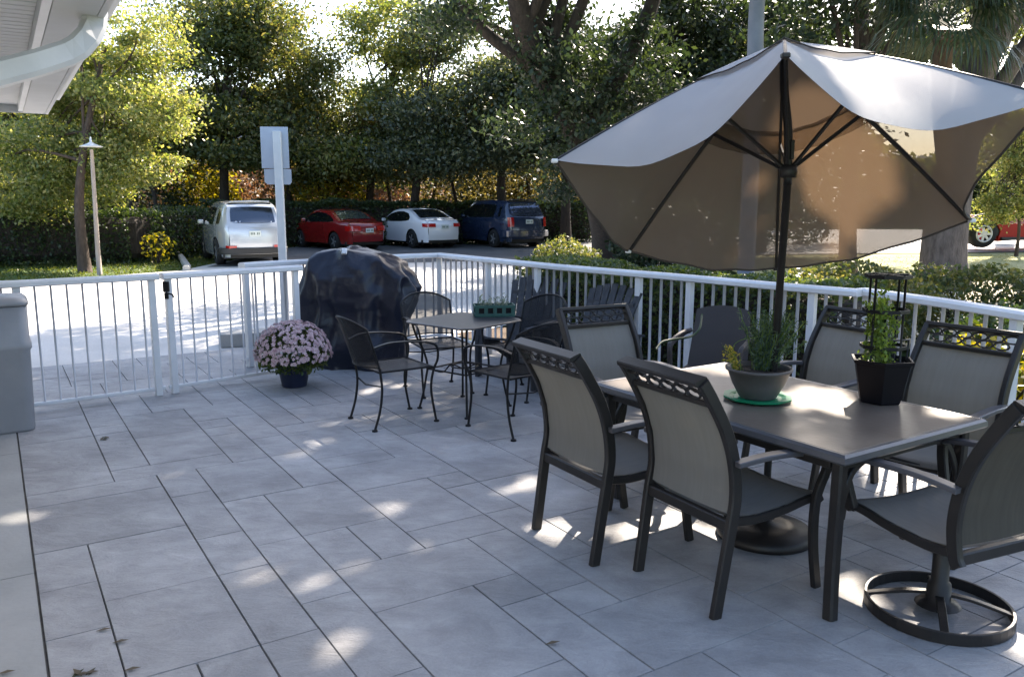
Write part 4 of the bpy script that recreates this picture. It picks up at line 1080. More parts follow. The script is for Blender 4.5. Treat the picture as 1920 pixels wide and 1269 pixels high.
car('coupe', 'white two-door coupe parked between the red sedan and the dark minivan', [(-2.2, .32), (-2.26, .55), (-2.25, .85), (-2.12, 1.02), (-1.80, 1.06), (-1.55, 1.12), (-1.0, 1.33), (-.5, 1.43), (.1, 1.42), (.55, 1.33), (1.2, .98), (1.7, .88), (2.1, .72), (2.25, .5), (2.25, .35)], 1.78, (-1.33, 1.32), .33, M['whitep'],
    [[(-1.15, 1.04, 1.14), (-.95, 1.0, 1.28), (-.5, .98, 1.35), (.0, .97, 1.34), (.5, .96, 1.25), (1.0, .95, 1.0)]], (1.10, 1.38, .84), .96, park(832, 467, az, 4.5), az, plate_z=.80, lamps=(.80, .93, .30, .22), group=CG, rearglass_mat=mat('shade_rear_glass', (.05, .06, .06), rough=.04, metal=.7))
az = R(-30)
car('minivan', 'dark navy minivan parked at the right end of the row', [(-2.38, .34), (-2.42, .55), (-2.38, .98), (-2.30, 1.2), (-2.12, 1.48), (-1.98, 1.70), (-1.3, 1.76), (-.2, 1.76), (.5, 1.66), (1.45, 1.10), (1.7, 1.02), (2.2, .85), (2.42, .6), (2.42, .38)], 1.98, (-1.42, 1.5), .34, M['navy'],
    [[(-1.85, 1.16, 1.52), (-1.3, 1.14, 1.60), (-.5, 1.12, 1.62), (.35, 1.11, 1.58), (.8, 1.11, 1.42), (1.3, 1.11, 1.14)]], (1.18, 1.62, .90), 1.10, park(990, 466, az, 4.8), az, plate_z=.98, lamps=(.80, 1.14, .12, .10), bumper=(.42, .66, M['navy']), spoiler=True, group=CG, rearglass_mat=mat('blue_rear_glass', (.20, .23, .33), rough=.06, metal=.85))
# red off-road buggy at the right edge
jx = D(1838, 464, 24.5); jz = jx.z
jp = thing('off_road_car', 'orange-red open off-road car half out of frame behind the right trunk', 'car', (jx.x, jx.y, jz), R(4))
def wheel_at(p, x, y, r_, wd):
    wh = link(bpy.data.objects.new('wheel', None)); wh.parent = p; wh.location = (x, y, r_)
    mm = MB(); n_ = 30; sec = [(r_*.58, -wd/2), (r_*.94, -wd/2), (r_, -wd*.36), (r_, wd*.36), (r_*.94, wd/2), (r_*.58, wd/2)]; vs = []
    for rr2, yy in sec:
        for j in range(n_): q = 2*PI*j/n_; vs.append((rr2*math.cos(q), yy, rr2*math.sin(q)))
    mm.add(vs, [(i*n_+j, i*n_+(j+1) % n_, (i+1)*n_+(j+1) % n_, (i+1)*n_+j) for i in range(5) for j in range(n_)], True); mm.build('tyre', M['tyre'], wh)
    mm = MB()
    for k in range(7):
        q = 2*PI*k/7; mm.box((math.cos(q)*r_*.34, -wd*.46, math.sin(q)*r_*.34), (r_*.5, .03, r_*.17), rot=Matrix.Rotation(-q, 3, 'Y'))
    mm.tube([(r_*.58*math.cos(2*PI*j/24), -wd*.47, r_*.58*math.sin(2*PI*j/24)) for j in range(24)], .03, n=5, closed=True); mm.box((0, -wd*.47, 0), (.14, .04, .14), bev=.02)
    mm.build('rim', mat('chrome_rim', (.5, .5, .52), rough=.25, metal=.3), wh)
wheel_at(jp, 0, 0, .40, .26); wheel_at(jp, 2.5, 0, .40, .26); wheel_at(jp, .75, 1.45, .38, .26); wheel_at(jp, 3.2, 1.45, .38, .26)
m = MB()
pr = [(.42, .18), (.50, .48), (.36, .72), (.12, .84), (.22, .93), (.46, .93), (.62, .84), (.75, .70), (1.9, .68), (2.05, .80), (2.95, .82), (3.1, .5), (3.0, .30), (1.0, .22)]
m.add([(x, -.12, z) for x, z in pr]+[(x, 1.5, z) for x, z in pr], [tuple(range(len(pr))), tuple(range(len(pr), 2*len(pr)))[::-1]]+[(i, (i+1) % len(pr), len(pr)+(i+1) % len(pr), len(pr)+i)[::-1] for i in range(len(pr))])
m.build('body', M['orangered'], jp)
m = MB().tube([(.50*math.cos(q), -.05, .42+.46*math.sin(q)) for q in [R(-10+20*i) for i in range(11)]], 1, flat=(.22, .05), up=(0, 1, 0)); m.build('fender_flare', M['trim'], jp)
MB().box((.78, -.16, 1.0), (.05, .12, .26), rot=Matrix.Rotation(R(25), 3, 'Y'), bev=.01).build('mirror', M['orangered'], jp)
MB().box((1.6, -.16, .26), (2.2, .10, .09), bev=.01).build('running_board', M['trim'], jp)

# ------------------------------------------------------------------ trees
def lobes_clumps(lobes, n, rng, shell=.55):
    vol = np.array([l[3]*l[4]*l[5] for l in lobes])**.8; idx = rng.choice(len(lobes), n, p=vol/vol.sum())
    L = np.array(lobes)[idx]; v = rng.normal(size=(n, 3)); v /= np.linalg.norm(v, axis=1)[:, None]
    r = rng.uniform(shell**3, 1, n)**(1/3)
    return L[:, :3]+v*L[:, 3:6]*r[:, None]
def tree(name, label, cat, path, r0, lobes, nclump, nleaf, lsize, lm, bark, seed, csize=.55, group=None, shell=.5, limbs=14, ratio=.55, forks=None, flat=.45):
    """path: trunk centre line (world); lobes: crown ellipsoids (world x,y,z,rx,ry,rz)"""
    nleaf = int(nleaf*1.25); rg = np.random.default_rng(seed); base = Vector(path[0]); t = thing(name, label, cat, base, group=group)
    pp = cr([tuple(Vector(p)-base) for p in path], 5); n_ = len(pp)
    m = MB(); rad = [r0*(1.25-.25*min(1, i/3) if i < 3 else 1)*(1-.6*i/(n_-1)) for i in range(n_)]
    m.tube([tuple(p) for p in pp], rad, n=12)
    for fk in (forks or []):
        q = cr([tuple(Vector(p)-base) for p in fk[0]], 5); m.tube([tuple(p) for p in q], [fk[1]*(1-.55*i/(len(q)-1)) for i in range(len(q))], n=9)
    C = lobes_clumps([(l[0]-base.x, l[1]-base.y, l[2]-base.z, *l[3:]) for l in lobes], nclump, rg, shell)
    sel = rg.choice(len(C), min(limbs, len(C)), replace=False)
    for k in sel:
        tgt = Vector(C[k]); s_ = rg.uniform(.45, .98); a = pp[int(s_*(n_-1))]; rr2 = rad[int(s_*(n_-1))]*.5
        mid = a.lerp(tgt, .5)+Vector((rg.normal()*.15, rg.normal()*.15, .12*(tgt-a).length)); q = cr([a, mid, tgt], 4)
        m.tube([tuple(p) for p in q], [max(.012, rr2*(1-.85*i/(len(q)-1))) for i in range(len(q))], n=6)
        for _ in range(3):
            j = rg.integers(3, len(q)); e = Vector(C[rg.integers(len(C))])
            if (e-q[j]).length < 2.2: m.tube([tuple(q[j]), tuple(q[j].lerp(e, .5)+Vector((0, 0, .1))), tuple(e)], [rr2*.35+.008, rr2*.2+.006, .005], n=5)
    m.build('trunk', bark, t)
    ci = rg.integers(0, len(C), nleaf); sz = csize*rg.uniform(.5, 1.3, len(C))
    off = rg.normal(size=(nleaf, 3))*np.array([1, 1, flat])
    V = C[ci]+off*sz[ci][:, None]*.6
    if cat == 'tree' and name == 'live_oak':       # leaves removed along sun rays so light patches land at set points
        Vw = V+np.array(base)
        for hp_, hr in GAPS:
            q_ = Vw-np.array(hp_); al = q_@SD; d_ = np.linalg.norm(q_-al[:, None]*SD, axis=1); k_ = d_ > hr; V, Vw = V[k_], Vw[k_]
    quads_np('crown', leaf_quads(V, lsize, rg, ratio=ratio), lm, t)
    return t
SD = np.array(sd)
GAPS = []  # points and radii of openings cut for the sun patches
for px_, py_, z_, r_ in [(560, 850, 0, .10), (580, 841, 0, .10), (602, 831, 0, .13), (735, 952, 0, .12), (750, 946, 0, .11), (600, 1086, 0, .12), (625, 1078, 0, .15), (655, 1070, 0, .14), (480, 1080, 0, .12), (455, 1086, 0, .09),
        (660, 1210, 0, .15), (640, 1195, 0, .1), (1035, 985, 0, .15), (1060, 1000, 0, .12), (1110, 1000, 0, .10), (1150, 990, 0, .11), (1200, 978, 0, .11), (1250, 965, 0, .1), (1400, 1000, 0, .12), (1440, 1010, 0, .12),
        (1580, 1110, 0, .14), (1600, 1125, 0, .12), (1850, 1240, 0, .18), (1790, 1215, 0, .15), (1890, 1180, 0, .15), (960, 915, 0, .14), (985, 905, 0, .11), (725, 722, 0, .12), (700, 735, 0, .1), (75, 965, 0, .08), (330, 895, 0, .08), (790, 1022, 0, .08),
        (1320, 680, .72, .22), (1390, 690, .72, .2), (1530, 745, .72, .20), (1580, 760, .72, .15), (1180, 715, .72, .15), (1240, 960, 0, .2), (1160, 860, 0, .2)]:
    g0_ = G(px_, py_, z_)
    if z_ > 0: GAPS.append((tuple(g0_), r_*.9)); continue
    gr_ = random.Random(int(px_*7+py_))
    for _ in range(3): r_ *= .72 if py_ > 1050 and px_ < 1000 and _ == 0 else 1; GAPS.append(((g0_.x+gr_.gauss(0, r_*.55), g0_.y+gr_.gauss(0, r_*.45), 0), r_*gr_.uniform(.32, .6)))
for px_, py_, Y_, r_ in [(1650, 180, 3.5, .24), (1720, 190, 3.4, .22), (1600, 140, 3.6, .18), (1600, 260, 4.4, .26), (1535, 190, 4.4, .22), (1560, 330, 4.4, .14), (1455, 230, 4.5, .05), (1430, 320, 4.5, .06), (1600, 375, 4.4, .11), (1570, 420, 4.5, .07)]:
    GAPS.append((tuple(D(px_, py_, Y_)), r_))
for p_, r_ in [((3.16, 5.62, .6), .6), ((3.7, 6.3, .6), .5), ((4.3, 6.9, .6), .5), ((2.7, 7.3, 1.0), .35), ((3.3, 9.0, 1.0), .45), ((4.6, 9.5, 1.0), .5), ((5.8, 9.2, .9), .5), ((2.2, 8.0, 1.0), .25), ((1.0, 12, 1.1), .4), ((7, 9.5, .5), .6)]: GAPS.append((p_, r_))
def ht(px, py, Y): return D(px, py, Y).z
def lobe(px, py, Y, rpx, rpy, depth=None):
    """crown lobe centred on a photo point at distance Y, radii in photo pixels"""
    c = D(px, py, Y); k = Y/F_PX; rx = rpx*k; rz_ = rpy*k; return (c.x, c.y, c.z, rx, depth or rx, rz_)
def tr(px, Y, z=None): p = D(px, 480, Y); return (p.x, Y, terrain(p.x, Y)-.08 if z is None else z)
# bright tree on the left lawn
b = tr(157, 21.5)
tree('shade_tree', 'bright yellow-green tree on the left lawn beside the lamp post', 'tree', [b, (b[0]-.05, 21.6, 1.6), (b[0]+.1, 22.0, 3.4), (b[0]+.35, 22.8, 5.6)], .15,
     [lobe(205, 175, 23, 120, 105, 1.4), lobe(300, 215, 22.6, 62, 42, 1.0), lobe(95, 260, 23, 120, 85, 1.5), lobe(230, 60, 23.5, 100, 70, 1.5), lobe(250, 300, 22.8, 70, 42, 1.2), lobe(150, 340, 23, 90, 45, 1.2), lobe(20, 350, 23, 80, 60, 1.4)], 190, 52000, .11, M['lf_bright'], M['bark_brown'], 1, csize=.5)
# row of trees behind the lot
def bgt(px, Y, label, lobes, lm, seed, nl=26000, nc=120, r0=.22, bark='bark_dark', ls=.17, top=110, lean=0, **kw):
    b = tr(px, Y); tp = D(px+lean, top, Y)
    return tree('shade_tree', label, 'tree', [b, (b[0]+(tp.x-b[0])*.15, Y, b[2]+(tp.z-b[2])*.35), (b[0]+(tp.x-b[0])*.55, Y, b[2]+(tp.z-b[2])*.7), tuple(tp)], r0, lobes, nc, nl, ls, lm, M[bark], seed, csize=1.0, group='trees behind the parking lot', **kw)
bgt(20, 34, 'dark tree at the far left edge behind the lawn', [lobe(10, 330, 34, 110, 90), lobe(60, 120, 34, 120, 120), lobe(-60, 220, 34, 100, 120)], M['lf_mid'], 2, nl=16000)
bgt(425, 33, 'green tree right behind the silver SUV', [lobe(405, 120, 33, 90, 110), lobe(440, 270, 32.5, 95, 60), lobe(340, 250, 34, 80, 70), lobe(480, 50, 33, 70, 70), lobe(370, 20, 34, 80, 50)], M['lf_mid'], 3, nl=34000, ls=.18, shell=.4)
bgt(545, 35, 'slim loose-crowned tree right of the sign post', [lobe(560, 210, 35, 60, 90), lobe(520, 80, 36, 45, 60), lobe(590, 130, 35, 42, 50), lobe(575, 300, 34, 60, 40)], M['lf_mid'], 4, nl=17000, nc=80, r0=.14)
bgt(690, 36, 'thin-limbed tree with light leaves above the white coupe', [lobe(725, 60, 36, 75, 75), lobe(670, 200, 35, 60, 50), lobe(780, 130, 36, 55, 60), lobe(650, 270, 34.5, 60, 45)], M['lf_bright'], 5, nl=14000, nc=85, r0=.19, top=60, lean=70, csize_=0) if False else \
bgt(690, 36, 'thin-limbed tree with light leaves above the white coupe', [lobe(725, 60, 36, 75, 75), lobe(670, 190, 35, 50, 50), lobe(780, 150, 36, 50, 60), lobe(640, 280, 34.5, 60, 45)], M['lf_bright'], 5, nl=15000, nc=85, r0=.19, top=60, lean=70)
bgt(640, 37, 'dark-leaved tree behind the red sedan', [lobe(645, 310, 37, 80, 40), lobe(720, 300, 36, 80, 50), lobe(760, 250, 36, 60, 40)], M['lf_mid'], 6, nl=16000, nc=80, r0=.16, lean=-30, top=230)
bgt(775, 34, 'dark tree with drooping crown behind the white coupe', [lobe(810, 220, 34, 85, 55), lobe(770, 300, 33.5, 70, 30), lobe(850, 290, 33.5, 80, 35), lobe(830, 60, 35, 60, 60)], M['lf_mid2'], 7, nl=20000, lean=30, top=200)
bgt(940, 34, 'dense dark tree behind the minivan', [lobe(930, 200, 34, 95, 80), lobe(1010, 270, 33, 80, 45), lobe(900, 290, 34, 70, 30), lobe(990, 170, 33, 90, 70)], M['lf_mid2'], 8, nl=28000)
bgt(1060, 33, 'dense dark tree right of the minivan', [lobe(1080, 280, 33, 70, 70), lobe(1100, 150, 32, 90, 90)], M['lf_dark'], 9, nl=18000)
slim = [(238, 31.5, 30, 'behind the lamp post'), (302, 31, -20, 'left of the silver SUV'), (512, 37, 10, 'left of the sign panels'), (612, 35.5, -14, 'above the red sedan trunk lid'), (655, 37.5, 26, 'between the red sedan and the white coupe'), (742, 36.5, -24, 'above the white coupe roof'),
        (800, 37.5, 40, 'above the right end of the white coupe'), (868, 36.8, -60, 'leaning left above the minivan bonnet'), (930, 37, 8, 'above the minivan roof'), (1002, 36.6, -10, 'above the right corner of the minivan')]
for i, (px, Y, ln, lab) in enumerate(slim):
    b = tr(px, Y); tp = D(px+ln, 215, Y); md = D(px+ln*.2+(-1)**i*12, 330, Y)
    tree('slim_tree', 'slim dark-trunked tree '+lab, 'tree', [b, (b[0]+(md.x-b[0])*.4, Y, md.z*.45), tuple(md), tuple(tp)], .10, [lobe(px+ln, 215, Y, 48, 40), lobe(px+ln*.6-20, 285, Y, 40, 22)], 34, 4200, .15, M[('lf_mid', 'lf_bright', 'lf_gold')[i % 3]], M['bark_dark'], 200+i, csize=.8, group='slim trees in the woods behind the cars', limbs=7)
# live oaks near the patio: they shade it
ob = G(1142, 492, -.12)
lim = [D(1128, 380, 20.3), D(1090, 260, 20), D(1020, 140, 19.4), D(985, 60, 18.8), D(962, -40, 18.2), D(930, -150, 17.8)]
oaklobes = [(-.6, 17.5, 9.5, 3.2, 3.2, 1.7), (2.0, 15.8, 9.6, 3.2, 3.2, 1.8), (4.4, 18.0, 10.5, 3.2, 3.0, 1.8), (1.2, 20.5, 10.8, 3.4, 3, 1.8)]
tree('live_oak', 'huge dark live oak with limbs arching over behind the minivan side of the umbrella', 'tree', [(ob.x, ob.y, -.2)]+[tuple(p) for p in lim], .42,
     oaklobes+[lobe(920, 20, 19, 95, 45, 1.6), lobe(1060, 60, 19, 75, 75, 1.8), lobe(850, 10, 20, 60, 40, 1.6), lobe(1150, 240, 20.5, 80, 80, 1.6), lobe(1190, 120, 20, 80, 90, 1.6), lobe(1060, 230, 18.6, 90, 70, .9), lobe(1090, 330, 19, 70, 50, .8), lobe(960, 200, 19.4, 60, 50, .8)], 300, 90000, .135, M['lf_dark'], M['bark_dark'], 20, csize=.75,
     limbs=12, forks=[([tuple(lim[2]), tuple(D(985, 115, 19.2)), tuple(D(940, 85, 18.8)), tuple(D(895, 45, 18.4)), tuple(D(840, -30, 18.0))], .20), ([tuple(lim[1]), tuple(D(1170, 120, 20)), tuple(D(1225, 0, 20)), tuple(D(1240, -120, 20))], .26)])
ob2 = G(1768, 535, .0)
tree('live_oak', 'thick grey oak trunk standing in the sunlit lawn right of the umbrella', 'tree', [(ob2.x, ob2.y, -.15), tuple(D(1772, 440, ob2.y)), tuple(D(1795, 300, ob2.y)), tuple(D(1830, 150, ob2.y)), tuple(D(1850, 0, ob2.y)), tuple(D(1840, -160, ob2.y))], .47,
     [(7.5, 14.5, 9.8, 3.6, 3.4, 1.8), (10.5, 16, 9.6, 3.2, 3, 1.8), (5.4, 12.4, 9.2, 2.6, 2.6, 1.5), (8.6, 11.2, 9.0, 3.0, 2.6, 1.4), lobe(1540, 60, 17, 90, 70, 1.4), lobe(1620, 130, 17.5, 60, 60, 1.2)], 210, 52000, .15, M['lf_dark'], M['bark'], 21, csize=.75, limbs=9,
     forks=[([tuple(D(1800, 290, ob2.y)), tuple(D(1870, 210, ob2.y)), tuple(D(1935, 110, ob2.y)), tuple(D(1990, 0, ob2.y))], .15)])
ob3 = G(1591, 525, 0)
tree('live_oak', 'slimmer brown trunk seen below the umbrella hem beside the thick oak', 'tree', [(ob3.x, ob3.y, -.15), tuple(D(1590, 430, ob3.y)), tuple(D(1600, 250, ob3.y)), tuple(D(1620, 60, ob3.y)), tuple(D(1600, -120, ob3.y))], .20,
     [(6.0, 17, 10.0, 3.2, 3.0, 1.7), (8.8, 19, 10.2, 3.2, 3, 1.7), lobe(1480, 200, 18, 90, 80, 1.4), lobe(1500, 40, 19, 120, 80, 1.5), lobe(1700, 60, 19, 90, 70, 1.4)], 160, 40000, .15, M['lf_dark'], M['bark_brown'], 22, csize=.75, limbs=18)
# mid-distance dark crowns between oak and umbrella
for i, (px, Y, lab, lb) in enumerate([(1250, 26, 'dark evergreen tree directly behind the umbrella peak', [lobe(1250, 60, 26, 100, 80), lobe(1300, 200, 26, 100, 90), lobe(1220, 300, 25, 100, 80)]),
                     (1420, 27, 'dark evergreen tree behind the grey light pole', [lobe(1400, 60, 27, 100, 80), lobe(1480, 220, 27, 110, 90), lobe(1380, 330, 26, 90, 70)])]):
    b = tr(px, Y); tree('evergreen_tree', lab, 'tree', [b, (b[0], Y, 3), (b[0]+.3, Y, 6), (b[0], Y, 9)], .24, lb, 110, 26000, .17, M['lf_dark'], M['bark_dark'], 30+i, csize=.9)
b = tr(1880, 30); tree('shade_tree', 'pale grey trunked tree with sparse crown at the upper right corner', 'tree', [tuple(D(1885, 450, 28)), tuple(D(1880, 200, 28)), tuple(D(1860, 120, 28)), tuple(D(1875, -60, 28))], .26, [lobe(1890, 20, 28, 60, 60), lobe(1930, 280, 28, 70, 70), lobe(1750, 20, 28, 60, 50)], 60, 9000, .16, M['lf_bright'], M['bark'], 40, csize=.8)
b = tr(1905, 23); tree('small_tree', 'small sunlit yellow-green tree in front of the orange-red car', 'tree', [b, (b[0], 23, 1), (b[0]-.2, 23, 2.2), (b[0], 23, 3.2)], .05, [lobe(1900, 350, 23, 50, 70, .7), lobe(1870, 410, 23, 35, 30, .5), lobe(1925, 270, 23, 40, 60, .6)], 60, 9000, .09, M['lf_bright'], M['bark_brown'], 41, csize=.35)
# palm with hanging fronds
pc = D(1770, 45, 14.0); pbase = D(1768, 480, 16.9)
pt = thing('cabbage_palm', 'cabbage palm with hanging dark green fronds above the umbrella', 'palm tree', (pbase.x, pbase.y, terrain(pbase.x, pbase.y)-.05))
pc = pc-Vector((pbase.x, pbase.y, 0))
MB().tube(cr([(0, 0, 0), (pc.x*.2, pc.y*.2, 2), (pc.x*.8, pc.y*.8, pc.z*.75), (pc.x, pc.y, pc.z+.1)]), .15, n=12).build('trunk', M['bark_brown'], pt)
rg = np.random.default_rng(77)
for f in range(30):
    a = rg.uniform(0, 2*PI); el = rg.uniform(-.5, .9); V = []; d = Vector((math.cos(a)*math.cos(el), math.sin(a)*math.cos(el), math.sin(el)))
    c0 = Vector((pc.x, pc.y, pc.z+.1)); tip = c0+d*rg.uniform(.5, .8)+Vector((0, 0, .05)); mm = MB(); mm.tube([tuple(c0), tuple(c0.lerp(tip, .5)+Vector((0, 0, .06))), tuple(tip)], [.016, .012, .008], n=5)
    side = d.cross(Vector((0, 0, 1))).normalized(); upv = side.cross(d).normalized()
    for k in range(34):
        q = R(-120+240*k/33); e = (d*math.cos(q)+side*math.sin(q)); ln = rg.uniform(.75, 1.05)*(.75+.25*math.cos(q/1.4))
        p1_ = tip+e*ln*.5+upv*.04; p2_ = tip+e*ln*.82+Vector((0, 0, -.16)); p3_ = tip+e*ln*.95+Vector((0, 0, -.42))
        ws = side*math.cos(q)-d*math.sin(q); wd = .017
        mm.add([tip, p1_-ws*wd, p1_+ws*wd, p2_-ws*wd*.7, p2_+ws*wd*.7, p3_], [(0, 1, 2), (1, 3, 4, 2), (3, 5, 4)])
    mm.build('frond', M['palm'], pt)

# ------------------------------------------------------------------ hedges and shrubs
def shrub(name, label, cat, c, r_, n, ls, lm, seed, box=False, group=None, stems=True):
    rg = np.random.default_rng(seed); t = thing(name, label, cat, (c[0], c[1], terrain(c[0], c[1])), group=group)
    V = rg.uniform(-1, 1, size=(n, 3)) if box else rg.normal(size=(n, 3))
    if not box:
        V /= np.linalg.norm(V, axis=1)[:, None]; V *= rg.uniform(.35, 1, (n, 1))**.45
    nz_ = np.array([noise.noise(Vector(v*1.7+seed)) for v in V])
    V = V*(1+.28*nz_[:, None])
    V = V*np.array(r_)+np.array([0, 0, c[2]])
    V = V[V[:, 2] > .02]
    quads_np('foliage', leaf_quads(V, ls, rg, ratio=.6), lm, t)
    if stems:
        m = MB()
        for k in range(7):
            e = Vector((rg.normal()*r_[0]*.4, rg.normal()*r_[1]*.4, c[2]+r_[2]*.4)); m.tube([(rg.normal()*.05, rg.normal()*.05, -.05), tuple(e*.5), tuple(e)], [.02, .014, .006], n=5)
        m.build('stems', M['bark_dark'], t)
    return t
# clipped hedge behind the cars, from the left edge to past the minivan
def hedge(name, label, pts, w_, h, n, ls, lm, seed, wob=.12):
    rg = np.random.default_rng(seed); t = thing(name, label, 'hedge', (pts[0][0], pts[0][1], terrain(*pts[0])))
    P = [np.array(p) for p in pts]; L = np.array([np.linalg.norm(b-a) for a, b in zip(P, P[1:])]); idx = rg.choice(len(L), n, p=L/L.sum()); s_ = rg.uniform(0, 1, n)
    a = np.array(P)[idx]; b = np.array(P)[idx+1]; xy = a+(b-a)*s_[:, None]; d = (b-a)/np.linalg.norm(b-a, axis=1)[:, None]; nr = np.stack([-d[:, 1], d[:, 0]], 1)
    lat = rg.uniform(-1, 1, n); zz = rg.uniform(0, 1, n); sel = rg.uniform(size=n) < .75   # most leaves near the skin
    face_ = rg.integers(0, 3, n); lat = np.where(sel & (face_ == 0), np.sign(lat)*(1-.12*rg.uniform(size=n)), lat); zz = np.where(sel & (face_ == 1), 1-.10*rg.uniform(size=n), zz)
    wv = np.array([noise.noise(Vector((x*1.3, y*1.3, z*2+seed))) for (x, y), z in zip(xy, zz)])
    xy = xy+nr*(lat*w_/2*(1+wob*2*wv))[:, None]; z = zz*h*(1+wob*wv)
    V = np.stack([xy[:, 0]-pts[0][0], xy[:, 1]-pts[0][1], z], 1)
    quads_np('foliage', leaf_quads(V, ls, rg, ratio=.6), lm, t)
    m = MB(); q = [Vector((p[0]-pts[0][0], p[1]-pts[0][1], h*.46)) for p in pts]; m.tube([tuple(p) for p in q], 1, flat=(w_*.62, h*.80), up=(0, 0, 1)); m.build('inner_branches', M['bark_dark'], t)
    return t
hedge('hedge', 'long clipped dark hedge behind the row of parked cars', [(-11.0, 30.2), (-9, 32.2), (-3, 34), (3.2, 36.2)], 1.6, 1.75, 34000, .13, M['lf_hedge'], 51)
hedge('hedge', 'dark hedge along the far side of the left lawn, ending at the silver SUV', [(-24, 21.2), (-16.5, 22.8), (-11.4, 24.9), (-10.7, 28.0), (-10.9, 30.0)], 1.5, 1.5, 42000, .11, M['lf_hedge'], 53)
hedge('hedge', 'hedge of glossy leaves running right of the white railing', [(.35, 9.55), (1.2, 8.4), (2.1, 7.45), (2.85, 6.65)], .8, 1.04, 34000, .05, M['lf_box'], 52)
# shrubs
shrub('shrub', 'rounded light green shrub above the railing right of the minivan', 'shrub', (.75, 12.2, .62), (.62, .5, .55), 7000, .055, M['lf_mid'], 60)
shrub('shrub', 'low green shrub rising above the railing beneath the umbrella hem', 'shrub', (3.6, 9.2, .55), (1.1, .8, .5), 9000, .06, M['lf_mid'], 61)
shrub('shrub', 'green shrub behind the wire trellis, right of the umbrella pole', 'shrub', (5.3, 9.6, .5), (1.1, .7, .52), 9000, .06, M['lf_mid'], 62)
shrub('shrub', 'leafy shrub at the foot of the thick oak trunk', 'shrub', (6.2, 8.9, .42), (1.0, .7, .5), 8000, .06, M['lf_mid'], 63)
shrub('shrub', 'dense shrub just outside the railing at the right edge', 'shrub', (4.3, 6.9, .36), (.75, .6, .50), 7000, .05, M['lf_hedge'], 64)
shrub('shrub', 'yellow-leaved shrub glowing behind the railing at the right edge', 'shrub', (3.22, 5.55, .36), (.40, .36, .46), 1500, .085, M['lf_yellow'], 65)
shrub('shrub', 'dark glossy shrub under the oak behind the umbrella', 'shrub', (3.6, 18.5, .7), (1.5, 1.2, 1.0), 9000, .12, M['lf_dark'], 66)
for i, (px, Y, rx, rz_, mt, lab) in enumerate([(560, 37, 2.6, 1.9, 'lf_rust', 'rust-red autumn shrub behind the hedge right of the sign post'), (385, 39, 3.4, 1.8, 'lf_rust', 'rust-red autumn shrub behind the hedge left of the silver SUV'),
                     (610, 36, 1.6, 2.2, 'lf_yellow', 'yellow shrub behind the hedge above the red sedan'), (720, 40, 3.2, 2.0, 'lf_rust', 'brownish-red shrub behind the hedge between sedan and coupe'),
                     (385, 36, 1.6, 1.9, 'lf_yellow', 'yellow shrub behind the roof of the silver SUV'), (900, 38, 2.8, 2.0, 'lf_gold', 'tangled brown-gold shrub above the minivan roof'),
                     (1040, 37, 2.6, 2.0, 'lf_gold', 'tangled brown-gold shrub right of the minivan roof'), (80, 33.5, 3.6, 2.0, 'lf_dark', 'dark shrub mass at the far left behind the lawn'), (230, 33.5, 3.0, 2.0, 'lf_dark', 'dark shrub behind the lamp post'),
                     (1260, 30, 3.2, 2.4, 'lf_dark', 'dark shrub seen through the left part of the umbrella'), (1440, 31, 3.4, 2.4, 'lf_dark', 'dark shrub seen through the umbrella beside its pole')]):
    x = D(px, 400, Y).x; shrub('shrub', lab, 'shrub', (x, Y, rz_*.8), (rx, 1.4, rz_), 7000, .17, M[mt], 70+i)
for i, (px, Y, rx, rz_, lab) in enumerate([(335, 27.0, .5, .75, 'yellow leaf specks in the hedge left of the silver SUV'), (600, 33.2, 1.3, 1.3, 'bright yellow shrub between the sign post and the red sedan roof'), (292, 24.3, .45, .5, 'yellow leaf specks in the hedge right of the lamp post')]):  # first and last are yellow specks of the hedge, as loose leaves
    x = D(px, 400, Y).x; shrub('shrub', lab, 'shrub', (x, Y, rz_*.9), (rx, .5, rz_), 240 if i != 1 else 700, .12, M['lf_yellow'], 90+i)  # named shrub, but first and last are only leaf specks of the hedge
# far woods that close the horizon
rg = np.random.default_rng(9); n_ = 90000
ang = rg.uniform(R(-52), R(47), n_); rad_ = rg.uniform(52, 64, n_); hh = rg.uniform(0, 1, n_)**1.1*(8.5+3.0*np.sin(ang*9)+2.2*np.sin(ang*23+1))
V = np.stack([np.sin(ang)*rad_, np.cos(ang)*rad_, hh], 1)
tag(quads_np('distant_woods', leaf_quads(V, .62, rg, ratio=.7), M['lf_mid']), 'far-off wood closing the view behind the trees', 'woods', kind='stuff')
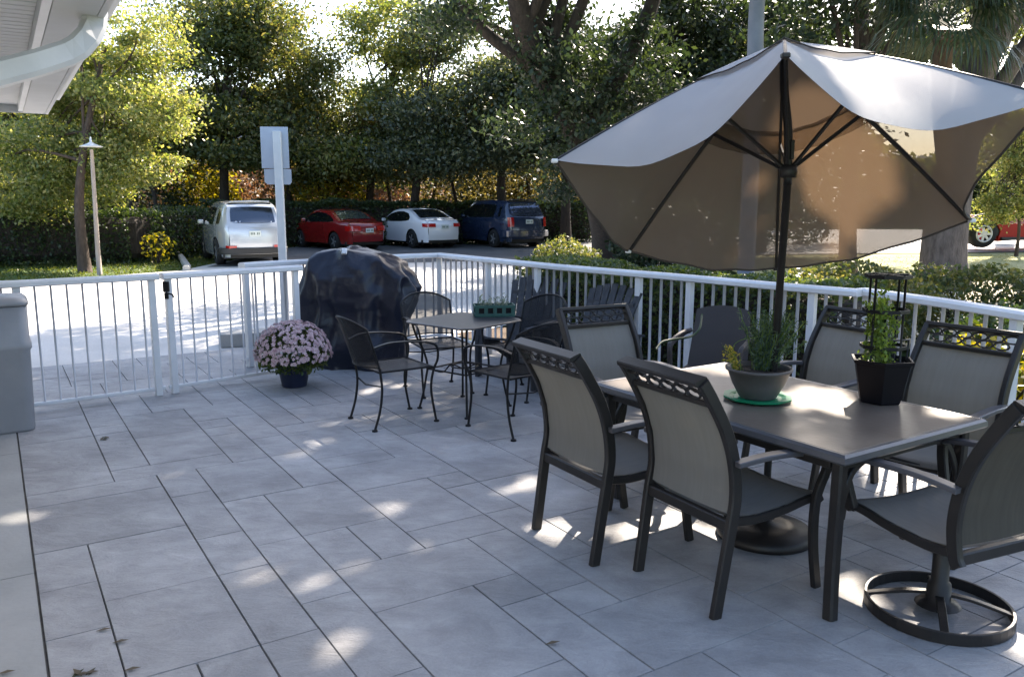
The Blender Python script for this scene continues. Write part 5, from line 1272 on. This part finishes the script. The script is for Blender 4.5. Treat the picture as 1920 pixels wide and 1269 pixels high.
# brick building behind the hedge
bx = D(545, 350, 46); bk = thing('brick_building', 'low orange brick building glimpsed between trunks behind the cars', 'building', (bx.x-1, 46, -.15), R(-18))
MB().box((0, 2, 1.9), (17, 6, 3.8)).build('wall', M['brick'], bk)
m = MB(); m.add([(-8.9, -1.5, 3.8), (8.9, -1.5, 3.8), (8.9, 5.5, 3.8), (-8.9, 5.5, 3.8), (-6, 2, 5.4), (6, 2, 5.4)], [(0, 1, 5, 4), (1, 2, 5), (2, 3, 4, 5), (3, 0, 4)]); m.build('roof', M['siding_gap'], bk)
for x in (-5, -1.5, 2, 5.5): MB().box((x, -1.01, 1.9), (1.1, .04, 1.3)).build('window', M['glass'], bk)
# kerb beside the lot and low block on the drive
kb = MB().tube([(-10.4, 26.0, -.09), (-8.55, 21.8, -.09), (-8.4, 21.3, -.09)], 1, flat=(.16, .16), up=(0, 0, 1)); struct(kb.build('kerb', M['smooth_conc']))
kb = MB().box((0, 0, .06), (1.5, .35, .16), bev=.01).build('kerb_block', M['smooth_conc']); kb.location = (-2.75, 9.9, 0); kb.rotation_euler.z = R(20); tag(kb, 'low grey concrete kerb block on the drive behind the gate', 'kerb')
# short grass over the lawns in view
rg = np.random.default_rng(3); n_ = 60000
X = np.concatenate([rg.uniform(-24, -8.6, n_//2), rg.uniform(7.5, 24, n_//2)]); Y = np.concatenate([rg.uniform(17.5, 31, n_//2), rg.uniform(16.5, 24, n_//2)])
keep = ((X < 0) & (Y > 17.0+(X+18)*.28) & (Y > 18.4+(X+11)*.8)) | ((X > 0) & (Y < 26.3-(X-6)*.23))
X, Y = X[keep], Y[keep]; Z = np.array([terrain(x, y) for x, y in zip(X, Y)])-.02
V = leaf_quads(np.stack([X, Y, Z], 1), .10, rg, ratio=.3, up=-.2); V[:, :, 2] = np.maximum(V[:, :, 2], Z[:, None]-.05)
tag(quads_np('grass', V[V[:, 0, 0] < 0], M['grassblade']), 'short mown green grass on the lawn at the left', 'grass', kind='stuff')
tag(quads_np('grass', V[V[:, 0, 0] > 0], M['lit_tone_grass']), 'grass on the lawn at the right, coloured pale for sunlight', 'grass', kind='stuff')
